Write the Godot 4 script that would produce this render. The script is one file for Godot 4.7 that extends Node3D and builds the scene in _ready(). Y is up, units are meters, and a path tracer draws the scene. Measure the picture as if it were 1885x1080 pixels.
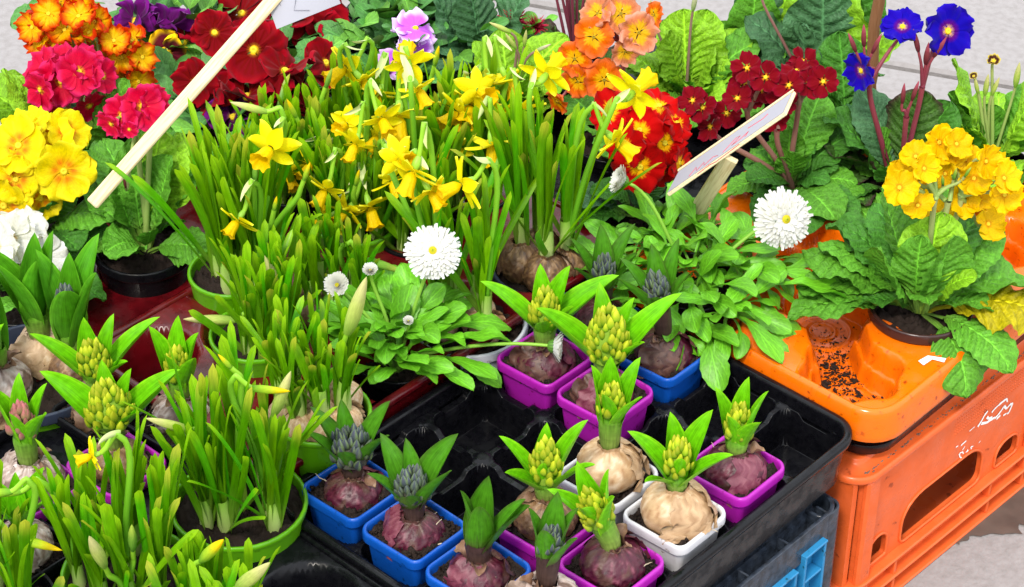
extends Node3D
# A flower stall: trays of potted spring bulbs, primroses and daisies on plastic crates. Metres, y up.
# y = 0 is the level of the small square pots' rims; the pavement lies at GROUND.

const GROUND := -0.285
const TURN := -0.7505        # the trays and crates stand turned by 43 degrees
const AXIS_A := Vector3(0.7314, 0, 0.6820)
const AXIS_B := Vector3(0.6820, 0, -0.7314)
const CORNER := Vector3(-0.151, 0, 0.3035)

const LETTERS := [[0.0017, [[0.6343, -0.1406], [0.64, -0.1364], [0.6448, -0.1304], [0.6503, -0.1281]]], [0.0016, [[0.6408, -0.1401], [0.6524, -0.1454], [0.6596, -0.1459], [0.6669, -0.1472]]], [0.0016, [[0.6504, -0.1365], [0.6552, -0.1419], [0.6616, -0.1433]]], [0.0014, [[0.6589, -0.1353], [0.6637, -0.1331], [0.6722, -0.1319]]], [0.0017, [[0.6672, -0.1487], [0.6739, -0.147], [0.6794, -0.1439], [0.683, -0.1403]]], [0.0016, [[0.6722, -0.1319], [0.6792, -0.1316], [0.686, -0.1319], [0.6887, -0.138]]], [0.0015, [[0.6715, -0.1519], [0.6784, -0.151]]], [0.0015, [[0.683, -0.1403], [0.6892, -0.148], [0.6949, -0.1456], [0.7007, -0.1472]]], [0.0015, [[0.7007, -0.1472], [0.6983, -0.1522], [0.6958, -0.1572], [0.6922, -0.1569]]], [0.0013, [[0.6846, -0.1548], [0.691, -0.1555]]]]
const SMALL_PRINT := [[0.0008, [[0.5959, -0.1459], [0.6, -0.1466]]], [0.001, [[0.6057, -0.1496], [0.6099, -0.149], [0.615, -0.1487]]], [0.0008, [[0.6102, -0.1588], [0.6139, -0.156]]], [0.0009, [[0.6045, -0.1604], [0.6077, -0.1675], [0.6109, -0.1702]]], [0.0008, [[0.6054, -0.1602], [0.6108, -0.1618], [0.6134, -0.166]]], [0.001, [[0.6178, -0.1662], [0.6225, -0.1679], [0.62, -0.1644]]], [0.0009, [[0.6287, -0.1685], [0.6261, -0.1643], [0.6312, -0.1662]]], [0.0006, [[0.6417, -0.1683], [0.645, -0.1671]]], [0.0007, [[0.6185, -0.1372], [0.6279, -0.1366]]]]
const STAKE_FOOT := Vector3(-0.4375, 0.0937, -0.0300)
const STAKE_HEAD := Vector3(-0.2387, 0.2756, -0.1600)
const BOARD_CORNER := Vector3(0.1792, 0.0861, -0.1000)
const BOARD_FOOT := Vector3(0.1906, 0.0000, -0.1190)
const POLE_FOOT := Vector3(0.4046, -0.0200, -0.2777)
const POLE_HEAD := Vector3(0.4049, 0.2172, -0.2877)

var rng := RandomNumberGenerator.new()
var noise := FastNoiseLite.new()
var mats := {}
var meshes := {}
var taken := {}


class Shape:
	var v := PackedVector3Array()
	var n := PackedVector3Array()
	var uv := PackedVector2Array()
	var c := PackedColorArray()
	var idx := PackedInt32Array()

	# a sheet of (nu+1) x (nv+1) points; f(u, v) -> Vector3, tint(u, v) -> Color
	func grid(nu: int, nv: int, f: Callable, tint = null, around := false) -> Shape:
		var base := v.size()
		var w := nu + 1
		for j in nv + 1:
			for i in w:
				var a := float(i) / nu
				var b := float(j) / nv
				v.append(f.call(a, b))
				uv.append(Vector2(a, b))
				c.append(tint.call(a, b) if tint != null else Color.WHITE)
		for j in nv + 1:
			for i in w:
				var i0 := i - 1
				var i1 := i + 1
				if around:
					if i0 < 0: i0 = nu - 1
					if i1 > nu: i1 = 1
				else:
					i0 = maxi(i0, 0)
					i1 = mini(i1, nu)
				var du := v[base + j * w + i1] - v[base + j * w + i0]
				var dv := v[base + mini(j + 1, nv) * w + i] - v[base + maxi(j - 1, 0) * w + i]
				var nn := du.cross(dv)
				if nn.length_squared() < 1e-16:
					var j2 := 1 if j == 0 else (nv - 1 if j == nv else j)
					du = v[base + j2 * w + i1] - v[base + j2 * w + i0]
					nn = du.cross(dv)
				n.append(nn.normalized() if nn.length_squared() > 1e-18 else Vector3.UP)
		for j in nv:
			for i in nu:
				var p := base + j * w + i
				idx.append_array([p, p + w, p + 1, p + 1, p + w, p + w + 1])
		return self

	func tube(pts: Array, radii: Array, sides := 7, col = null) -> Shape:
		var m := pts.size() - 1
		var frames := []
		var side := Vector3.RIGHT
		for k in m + 1:
			var t: Vector3 = (pts[mini(k + 1, m)] - pts[maxi(k - 1, 0)]).normalized()
			if absf(t.dot(side)) > 0.95:
				side = Vector3.FORWARD if absf(t.dot(Vector3.FORWARD)) < 0.9 else Vector3.UP
			side = (side - t * side.dot(t)).normalized()
			frames.append([side, t.cross(side)])
		var f := func(a: float, b: float) -> Vector3:
			var k := int(round(b * m))
			var q: Array = frames[k]
			var ang := a * TAU
			var rr: float = radii[mini(k, radii.size() - 1)]
			return pts[k] + (q[0] * cos(ang) + q[1] * sin(ang)) * rr
		var tint = null
		if col is Array:
			tint = func(_a: float, b: float) -> Color: return (col[0] as Color).lerp(col[1], b)
		elif col is Color:
			tint = func(_a: float, _b: float) -> Color: return col
		return grid(sides, m, f, tint, true)

	func box(lo: Vector3, hi: Vector3, bev := 0.0) -> Shape:
		var m := (lo + hi) / 2.0
		var h := (hi - lo) / 2.0
		var b := minf(bev, minf(h.x, minf(h.y, h.z)) * 0.9)
		for s in [[0, 1, 2], [1, 2, 0], [2, 0, 1]]:
			for sgn in [-1.0, 1.0]:
				var p := []
				for q in [[-1, -1], [1, -1], [1, 1], [-1, 1]]:
					var x := Vector3.ZERO
					x[s[0]] = h[s[0]] * sgn
					x[s[1]] = (h[s[1]] - b) * q[0]
					x[s[2]] = (h[s[2]] - b) * q[1]
					p.append(m + x)
				var nn := Vector3.ZERO
				nn[s[0]] = sgn
				if sgn > 0: quad(p[0], p[1], p[2], p[3], nn)
				else: quad(p[3], p[2], p[1], p[0], nn)
		if b > 0.0:
			for s in [[0, 1, 2], [1, 2, 0], [2, 0, 1]]:
				for s1 in [-1.0, 1.0]:
					for s2 in [-1.0, 1.0]:
						var p := []
						for q in [[0, -1], [0, 1], [1, 1], [1, -1]]:
							var x := Vector3.ZERO
							x[s[0]] = (h[s[0]] - b) * q[1]
							x[s[1]] = (h[s[1]] - (b if q[0] == 1 else 0.0)) * s1
							x[s[2]] = (h[s[2]] - (0.0 if q[0] == 1 else b)) * s2
							p.append(m + x)
						var nn := Vector3.ZERO
						nn[s[1]] = s1
						nn[s[2]] = s2
						if (p[1] - p[0]).cross(p[2] - p[0]).dot(nn) > 0: quad(p[0], p[1], p[2], p[3], nn.normalized())
						else: quad(p[3], p[2], p[1], p[0], nn.normalized())
			for s1 in [-1.0, 1.0]:
				for s2 in [-1.0, 1.0]:
					for s3 in [-1.0, 1.0]:
						var d := Vector3(s1, s2, s3)
						var pa := m + (h - Vector3(0, b, b)) * d
						var pb := m + (h - Vector3(b, 0, b)) * d
						var pc := m + (h - Vector3(b, b, 0)) * d
						if (pb - pa).cross(pc - pa).dot(d) > 0: tri(pa, pb, pc, d.normalized())
						else: tri(pa, pc, pb, d.normalized())
		return self

	# corners run counter-clockwise seen from the side nn points to
	func quad(a: Vector3, b: Vector3, cc: Vector3, d: Vector3, nn: Vector3) -> void:
		var k := v.size()
		v.append_array([a, b, cc, d])
		for i in 4:
			n.append(nn)
			c.append(Color.WHITE)
		uv.append_array([Vector2(0, 0), Vector2(1, 0), Vector2(1, 1), Vector2(0, 1)])
		idx.append_array([k, k + 2, k + 1, k, k + 3, k + 2])

	func tri(a: Vector3, b: Vector3, cc: Vector3, nn: Vector3) -> void:
		var k := v.size()
		v.append_array([a, b, cc])
		for i in 3:
			n.append(nn)
			c.append(Color.WHITE)
			uv.append(Vector2.ZERO)
		idx.append_array([k, k + 2, k + 1])

	# a profile [[offset, y], ...] swept round a rounded rectangle; sharp = pairs of points close together
	func ring(hx: float, hz: float, r: float, profile: Array, seg := 6, tint = null, wob = null) -> Shape:
		var out := []   # [corner centre sign x, sign z, angle]
		for q in 4:
			for k in seg + 1:
				out.append([[1, 1], [-1, 1], [-1, -1], [1, -1]][q] + [(q + float(k) / seg) * PI / 2.0])
		out.append(out[0])
		var m := out.size() - 1
		var nv := profile.size() - 1
		var f := func(a: float, b: float) -> Vector3:
			var o: Array = out[int(round(a * m))]
			var p: Array = profile[int(round(b * nv))]
			var rr := maxf(r + float(p[0]), 0.0005)
			var q := Vector3((hx - r) * o[0] + cos(o[2]) * rr, p[1], (hz - r) * o[1] + sin(o[2]) * rr)
			if wob != null: q += wob.call(q)
			return q
		return grid(m, nv, f, tint, true)

	func mesh(material: Material = null) -> ArrayMesh:
		var arrays := []
		arrays.resize(Mesh.ARRAY_MAX)
		arrays[Mesh.ARRAY_VERTEX] = v
		arrays[Mesh.ARRAY_NORMAL] = n
		arrays[Mesh.ARRAY_TEX_UV] = uv
		arrays[Mesh.ARRAY_COLOR] = c
		arrays[Mesh.ARRAY_INDEX] = idx
		var m := ArrayMesh.new()
		m.add_surface_from_arrays(Mesh.PRIMITIVE_TRIANGLES, arrays)
		if material: m.surface_set_material(0, material)
		return m


# ---------------------------------------------------------------- objects

func ab(a: float, b: float, y := 0.0) -> Vector3:
	return CORNER + AXIS_A * a + AXIS_B * b + Vector3(0, y, 0)


func numbered(called: String) -> String:
	taken[called] = taken.get(called, -1) + 1
	return called if taken[called] == 0 else "%s_%03d" % [called, taken[called]]


func thing(called: String, label: String, category: String, at := Vector3.ZERO, turn := 0.0, group := "") -> Node3D:
	var o := Node3D.new()
	o.name = numbered(called)
	add_child(o)
	o.position = at
	o.rotation.y = turn
	o.set_meta("label", label)
	o.set_meta("category", category)
	if group: o.set_meta("group", group)
	return o


func part(called: String, mesh: Mesh, parent: Node3D, where := Transform3D(), material: Material = null) -> MeshInstance3D:
	var o := MeshInstance3D.new()
	o.name = called
	o.mesh = mesh
	if material: o.material_override = material
	parent.add_child(o, true)
	o.transform = where
	return o


func structure(called: String, mesh: Mesh) -> MeshInstance3D:
	var o := part(called, mesh, self)
	o.name = called
	o.set_meta("kind", "structure")
	return o


# a leaf-like mesh grows along +y; tilt leans it towards az (0 right, 90 to the viewer, 180 left, 270 away)
func pose(at: Vector3, az: float, tilt: float, roll := 0.0, s := 1.0) -> Transform3D:
	var b := Basis(Vector3.UP, PI / 2.0 - deg_to_rad(az)) * Basis(Vector3.RIGHT, deg_to_rad(tilt)) * Basis(Vector3.UP, deg_to_rad(roll))
	return Transform3D(b.scaled_local(Vector3.ONE * s), at)


func facing(at: Vector3, d: Vector3, roll := 0.0, s := 1.0) -> Transform3D:
	d = d.normalized()
	var up := Vector3.UP if absf(d.y) < 0.97 else Vector3.FORWARD
	var x := up.cross(d).normalized()
	var b := Basis(x, d.cross(x), d) * Basis(Vector3.BACK, deg_to_rad(roll))
	return Transform3D(b.scaled_local(Vector3.ONE * s), at)


func along(at: Vector3, d: Vector3, roll := 0.0, s := 1.0) -> Transform3D:
	d = d.normalized()
	var side := Vector3.RIGHT if absf(d.x) < 0.9 else Vector3.BACK
	var z := side.cross(d).normalized()
	var b := Basis(d.cross(z), d, z) * Basis(Vector3.UP, deg_to_rad(roll))
	return Transform3D(b.scaled_local(Vector3.ONE * s), at)


func rnd(a: float, b: float) -> float:
	return rng.randf_range(a, b)


func bezier(p0: Vector3, p1: Vector3, p2: Vector3, p3: Vector3, k := 12) -> Array:
	var out := []
	for i in k + 1:
		out.append(p0.bezier_interpolate(p1, p2, p3, float(i) / k))
	return out


# ---------------------------------------------------------------- textures and materials

func srgb(c: Color) -> Color:
	return c.linear_to_srgb()


func picture(w: int, h: int, f: Callable) -> Image:
	var im := Image.create(w, h, false, Image.FORMAT_RGB8)
	for y in h:
		for x in w:
			im.set_pixel(x, y, f.call((x + 0.5) / w, (y + 0.5) / h))
	return im


func relief(im: Image, k: float) -> ImageTexture:
	var b: Image = im.duplicate()
	b.bump_map_to_normal_map(k)
	return ImageTexture.create_from_image(b)


func speckle(freq: float, lo: Color, mid: Color, hi: Color, octaves := 4, sd := 1, size := 256) -> NoiseTexture2D:
	var t := NoiseTexture2D.new()
	var f := FastNoiseLite.new()
	f.seed = sd
	f.frequency = freq
	f.fractal_octaves = octaves
	t.noise = f
	t.width = size
	t.height = size
	t.seamless = true
	var g := Gradient.new()
	g.offsets = PackedFloat32Array([0.15, 0.5, 0.85])
	g.colors = PackedColorArray([srgb(lo), srgb(mid), srgb(hi)])
	t.color_ramp = g
	return t


func spotted(freq: float, spot: Color, clean: Color, share: float, sd: int) -> NoiseTexture2D:
	var t := speckle(freq, spot, clean, Color(1, 1, 1), 6, sd, 512)
	t.color_ramp.offsets = PackedFloat32Array([share, share + 0.07, 0.95])
	return t


func bumps(freq: float, strength: float, octaves := 4, sd := 3, size := 256) -> NoiseTexture2D:
	var t := NoiseTexture2D.new()
	var f := FastNoiseLite.new()
	f.seed = sd
	f.frequency = freq
	f.fractal_octaves = octaves
	t.noise = f
	t.width = size
	t.height = size
	t.seamless = true
	t.as_normal_map = true
	t.bump_strength = strength
	return t


func mat(key: String, c: Color, rough := 0.5, spec := 0.5, vertex := false) -> StandardMaterial3D:
	var m := StandardMaterial3D.new()
	m.resource_name = key
	m.albedo_color = srgb(c)
	m.roughness = rough
	m.metallic_specular = spec
	m.vertex_color_use_as_albedo = vertex
	mats[key] = m
	return m


func triplanar(m: StandardMaterial3D, per_metre: float, albedo: Texture2D = null, normal: Texture2D = null, depth := 0.5) -> StandardMaterial3D:
	m.uv1_triplanar = true
	m.uv1_scale = Vector3.ONE * per_metre
	if albedo: m.albedo_texture = albedo
	if normal:
		m.normal_enabled = true
		m.normal_texture = normal
		m.normal_scale = depth
	return m


func vein_picture(veins: float, slant: float, w: int, h: int, net: float, base: float) -> Image:
	# light veins on a darker blade: a midrib, slanting side veins and a fine net between them
	var nz := FastNoiseLite.new()
	nz.seed = int(veins * 7)
	nz.frequency = 1.0
	nz.fractal_octaves = 3
	var cells := FastNoiseLite.new()
	cells.noise_type = FastNoiseLite.TYPE_CELLULAR
	cells.cellular_return_type = FastNoiseLite.RETURN_DISTANCE2_SUB
	cells.frequency = 1.0
	return picture(w, h, func(u: float, t: float) -> Color:
		var s := absf(u * 2.0 - 1.0)
		var k := t * veins - s * slant + 0.25 * nz.get_noise_2d(u * 3.0, t * 5.0) + (0.5 if u > 0.5 else 0.0)
		var d := absf(k - roundf(k))
		var vein := exp(-d * d * 90.0) * (1.0 - 0.5 * s)
		var mid := exp(-s * s * 500.0) * 1.15
		var fine := 1.0 - clampf((cells.get_noise_2d(u * 16.0, t * 30.0) + 1.0) * 2.2, 0.0, 1.0)
		var g := base + 0.10 * nz.get_noise_2d(u * 9.0, t * 16.0) + fine * net
		g += maxf(vein * 0.13, mid * 0.30)
		return Color(clampf(g, 0, 1), clampf(g, 0, 1), clampf(g * 0.97, 0, 1)))


func foliage(key: String, rough: float, spec: float, tex: Image = null, bump := 0.0, glow := 0.35) -> StandardMaterial3D:
	var m := mat(key, Color.WHITE, rough, spec, true)
	if tex:
		m.albedo_texture = ImageTexture.create_from_image(tex)
		m.texture_repeat = false
		m.normal_enabled = true
		m.normal_texture = relief(tex, bump)
		m.normal_scale = -1.0
	m.backlight_enabled = true
	m.backlight = Color(glow, glow, glow * 0.6)
	return m


func make_materials() -> void:
	var dirt := spotted(0.014, Color(0.42, 0.34, 0.28), Color(0.93, 0.92, 0.91), 0.14, 4)
	var wear := bumps(0.03, 3.0, 4, 9)
	for k in [["blue_plastic", Color(0.004, 0.078, 0.42), 0.3], ["magenta_plastic", Color(0.37, 0.012, 0.36), 0.32], ["white_plastic", Color(0.62, 0.62, 0.65), 0.35],
			["lime_plastic", Color(0.10, 0.34, 0.003), 0.34], ["navy_plastic", Color(0.03, 0.04, 0.07), 0.35], ["grey_plastic", Color(0.5, 0.52, 0.58), 0.4],
			["brown_plastic", Color(0.035, 0.014, 0.012), 0.25], ["teal_plastic", Color(0.02, 0.2, 0.42), 0.4]]:
		triplanar(mat(k[0], k[1], k[2], 0.45), 9.0, dirt, wear, 0.12)
	triplanar(mat("black_plastic", Color(0.0045, 0.0045, 0.006), 0.24, 0.34), 14.0, speckle(0.03, Color(0.5, 0.5, 0.55), Color(0.8, 0.8, 0.85), Color(1.6, 1.5, 1.4), 5, 6), bumps(0.02, 4.0, 4, 12), 0.10)
	triplanar(mat("slate_plastic", Color(0.035, 0.046, 0.066), 0.42, 0.5), 10.0, speckle(0.03, Color(0.35, 0.34, 0.33), Color(0.7, 0.7, 0.72), Color(1, 1, 1), 5, 16), wear, 0.3)
	triplanar(mat("maroon_plastic", Color(0.115, 0.003, 0.006), 0.2, 0.5), 9.0, speckle(0.02, Color(0.6, 0.6, 0.6), Color(0.85, 0.85, 0.85), Color(1, 1, 1), 4, 8), bumps(0.012, 3.0, 3, 5), 0.2)
	triplanar(mat("orange_plastic", Color(0.78, 0.14, 0.0015), 0.28, 0.45), 10.0, spotted(0.012, Color(0.40, 0.28, 0.2), Color(0.95, 0.94, 0.93), 0.11, 2), wear, 0.10)
	triplanar(mat("crate_plastic", Color(0.70, 0.115, 0.024), 0.5, 0.4), 6.0, spotted(0.010, Color(0.46, 0.42, 0.42), Color(0.90, 0.89, 0.90), 0.09, 7), wear, 0.2)
	triplanar(mat("soil", Color(0.032, 0.018, 0.012), 0.85, 0.4), 22.0, speckle(0.05, Color(0.18, 0.16, 0.15), Color(0.55, 0.5, 0.45), Color(1, 1, 1), 5, 3), bumps(0.06, 10.0, 5, 4), 1.0)
	mat("root", Color(0.5, 0.42, 0.3), 0.8)
	mat("dust", Color(0.2, 0.13, 0.1), 0.9, 0.2)
	triplanar(mat("pine_wood", Color(0.74, 0.62, 0.40), 0.7, 0.3), 1.0, null, null)
	mat("stake_wood", Color(0.2, 0.095, 0.045), 0.8, 0.3)
	mat("paper", Color(0.33, 0.33, 0.38), 0.6, 0.3)
	mat("red_ink", Color(0.55, 0.04, 0.08), 0.6)
	mat("dark_ink", Color(0.1, 0.1, 0.14), 0.6)
	mat("white_print", Color(0.82, 0.8, 0.76), 0.6)
	var grain := speckle(0.02, Color(0.75, 0.68, 0.58), Color(0.93, 0.9, 0.86), Color(1, 1, 1), 4, 11)
	mats.pine_wood.albedo_texture = grain
	mats.pine_wood.uv1_scale = Vector3(60, 4, 60)
	mats.stake_wood.albedo_texture = grain
	mats.stake_wood.uv1_triplanar = true
	mats.stake_wood.uv1_scale = Vector3(80, 5, 80)

	for k in [["black_plastic", 0.55], ["maroon_plastic", 0.5], ["orange_plastic", 0.55], ["slate_plastic", 0.8], ["crate_plastic", 0.8]]:
		mats[k[0]].roughness = k[1]
		mats[k[0]].roughness_texture = speckle(0.012, Color(0.03, 0.03, 0.03), Color(0.20, 0.20, 0.20), Color(1, 1, 1), 4, 51)
	var primrose := vein_picture(11.0, 1.7, 256, 512, 0.12, 0.66)
	foliage("primrose_leaf", 0.5, 0.3, primrose, 16.0, 0.4)
	foliage("pansy_leaf", 0.5, 0.4, vein_picture(5.0, 1.6, 128, 256, 0.05, 0.78), 5.0, 0.3)
	foliage("daisy_leaf", 0.42, 0.4, vein_picture(5.0, 2.0, 128, 256, 0.03, 0.82), 3.0, 0.4)
	var stripes := FastNoiseLite.new()
	stripes.frequency = 1.0
	stripes.fractal_octaves = 3
	var strap := picture(64, 256, func(u: float, t: float) -> Color:
		var g := 0.90 + 0.16 * stripes.get_noise_2d(u * 26.0, t * 1.5) + 0.10 * stripes.get_noise_2d(u * 3.0 + 9.0, t * 7.0)
		g = clampf(g, 0, 1)
		return Color(g, g, g))
	foliage("strap_leaf", 0.33, 0.38, strap, 2.2, 0.9)
	foliage("hyacinth_leaf", 0.33, 0.3, strap, 1.2, 0.5)
	foliage("stem", 0.45, 0.4, null, 0, 0.2)
	foliage("petal", 0.55, 0.25, null, 0, 0.75)
	var crepe := picture(128, 128, func(u: float, t: float) -> Color:
		var g := 0.95 + 0.07 * stripes.get_noise_2d(u * 24.0, t * 4.0) + 0.04 * stripes.get_noise_2d(u * 8.0, t * 9.0 + 5.0)
		g = clampf(g, 0, 1)
		return Color(g, g, g))
	for k in ["petal"]:
		mats[k].albedo_texture = ImageTexture.create_from_image(crepe)
		mats[k].normal_enabled = true
		mats[k].normal_texture = relief(crepe, 1.6)
	foliage("velvet", 0.7, 0.15, null, 0, 0.25)
	mats.velvet.rim_enabled = true
	mats.velvet.rim = 0.12
	mat("floret", Color.WHITE, 0.4, 0.4, true)
	triplanar(mat("bulb_skin", Color.WHITE, 0.38, 0.45, true), 18.0, speckle(0.03, Color(0.55, 0.45, 0.40), Color(0.9, 0.87, 0.85), Color(1, 1, 1), 5, 21), bumps(0.03, 8.0, 5, 22), 0.8)
	triplanar(mat("paving", Color(0.285, 0.27, 0.268), 0.85, 0.3), 2.2, speckle(0.05, Color(0.84, 0.83, 0.82), Color(0.94, 0.93, 0.93), Color(1, 1, 1), 6, 31, 512), bumps(0.12, 5.0, 4, 32, 512), 0.15)
	mat("joint", Color(0.13, 0.115, 0.105), 0.9, 0.2)
	triplanar(mat("wet_paving", Color(0.11, 0.085, 0.07), 0.35, 0.5), 2.2, speckle(0.03, Color(0.6, 0.6, 0.6), Color(0.85, 0.85, 0.85), Color(1, 1, 1), 5, 33), null)
	var drop := mat("water", Color(1, 1, 1, 0.05), 0.02)
	drop.albedo_color = Color(1, 1, 1, 0.04)
	drop.transparency = BaseMaterial3D.TRANSPARENCY_ALPHA
	drop.refraction_enabled = true
	drop.refraction_scale = 0.033


# ---------------------------------------------------------------- leaves

func profile(kind: int, v: float, stalk: float) -> float:
	match kind:
		0:   # strap: even width, blunt tip
			return (0.72 + 0.28 * sin(minf(v * 1.6, 1.0) * PI / 2.0)) * (1.0 if v < 0.9 else sqrt(maxf(0.0, 1.0 - pow((v - 0.9) / 0.1, 2.0))))
		1:   # boat-shaped hyacinth leaf
			return pow(maxf(0.0, sin(PI * (0.27 + 0.73 * v))), 0.75)
		2:   # primrose: winged stalk, broad rounded blade
			if v < stalk: return 0.11 + 0.04 * v
			var t := (v - stalk) / (1.0 - stalk)
			return maxf(0.13 * (1.0 - t), pow(maxf(0.0, sin(PI * pow(t * 0.985 + 0.015, 1.12))), 0.62))
		3:   # daisy: spoon
			if v < stalk: return 0.20
			var t := (v - stalk) / (1.0 - stalk)
			return maxf(0.20 * (1.0 - t), pow(maxf(0.0, sin(PI * pow(t, 1.1))), 0.7))
	# pansy: egg-shaped
	if v < stalk: return 0.12
	var t := (v - stalk) / (1.0 - stalk)
	return maxf(0.12 * (1.0 - t), pow(maxf(0.0, sin(PI * pow(t, 0.85))), 0.65))


# o: kind, size, wide, bend, power, twist, cup, ripple, waves, quilt, veins, tooth, stalk, nu, nv, base, body, tip, edge (linear colours)
func leaf(o: Dictionary, material: Material, sd: int) -> ArrayMesh:
	var nu: int = o.get("nu", 4)
	var nv: int = o.get("nv", 14)
	var size: float = o.size
	var wide: float = o.wide
	var bend: float = o.get("bend", 0.5)
	var power: float = o.get("power", 1.5)
	var twist: float = o.get("twist", 0.0)
	var cup: float = o.get("cup", 0.3)
	var ripple: float = o.get("ripple", 0.0)
	var waves: float = o.get("waves", 3.0)
	var quilt: float = o.get("quilt", 0.0)
	var veins: float = o.get("veins", 8.0)
	var tooth: float = o.get("tooth", 0.0)
	var stalk: float = o.get("stalk", 0.0)
	var kind: int = o.kind
	var lie: float = o.get("lie", 0.0)      # sideways sweep
	var base: Color = o.base
	var body: Color = o.body
	var tip: Color = o.get("tip", o.body)
	var edge: Color = o.get("edge", o.body)
	var edge_w: float = o.get("edge_w", 0.0)
	var spine := PackedVector3Array()
	var ang := PackedFloat32Array()
	var p := Vector3.ZERO
	for k in nv + 1:
		var v := float(k) / nv
		var phi := bend * pow(v, power)
		spine.append(p)
		ang.append(phi)
		p += Vector3(sin(lie * v), cos(phi), sin(phi)).normalized() * size / nv
	var ph := sd * 1.37
	var at := func(u: float, v: float) -> Vector3:
		var k := int(round(v * nv))
		var s := u * 2.0 - 1.0
		var w := profile(kind, v, stalk) * wide * 0.5
		if tooth > 0.0: w *= 1.0 + tooth * (absf(sin(v * 34.0 + ph)) - 0.5) * (1.0 if v > stalk else 0.0)
		var phi := ang[k]
		var side := Vector3.RIGHT
		var up := Vector3(0, sin(phi), -cos(phi))
		if twist != 0.0:
			var tg := Vector3(0, cos(phi), sin(phi))
			side = side.rotated(tg, twist * v)
			up = up.rotated(tg, twist * v)
		var h := cup * s * s * w
		if ripple > 0.0:
			h += ripple * w * s * s * sin(v * waves * TAU + ph + (1.9 if s > 0 else 0.0))
		if quilt > 0.0 and v > stalk:
			var q := v * veins - absf(s) * 1.7 + (0.5 if s > 0 else 0.0)
			var d := absf(q - roundf(q))
			h += quilt * wide * (minf(d * 2.6, 1.0) * (1.0 - 0.4 * absf(s)) + 0.6 * noise.get_noise_3d(s * 60.0 + sd * 40.0, v * 160.0, 3.0)) * minf(1.0, absf(s) * 6.0)
		return spine[k] + side * (s * w) + up * h
	var tint := func(u: float, v: float) -> Color:
		var s := absf(u * 2.0 - 1.0)
		var cc := base.lerp(body, smoothstep(0.0, 0.38, v)).lerp(tip, smoothstep(0.8, 1.0, v))
		if edge_w > 0.0: cc = cc.lerp(edge, smoothstep(1.0 - edge_w, 1.0, s))
		return cc
	return Shape.new().grid(nu, nv, at, tint).mesh(material)


func shades(c: Color, k: float) -> Color:
	return Color(c.r * k, c.g * k, c.b * k)


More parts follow.
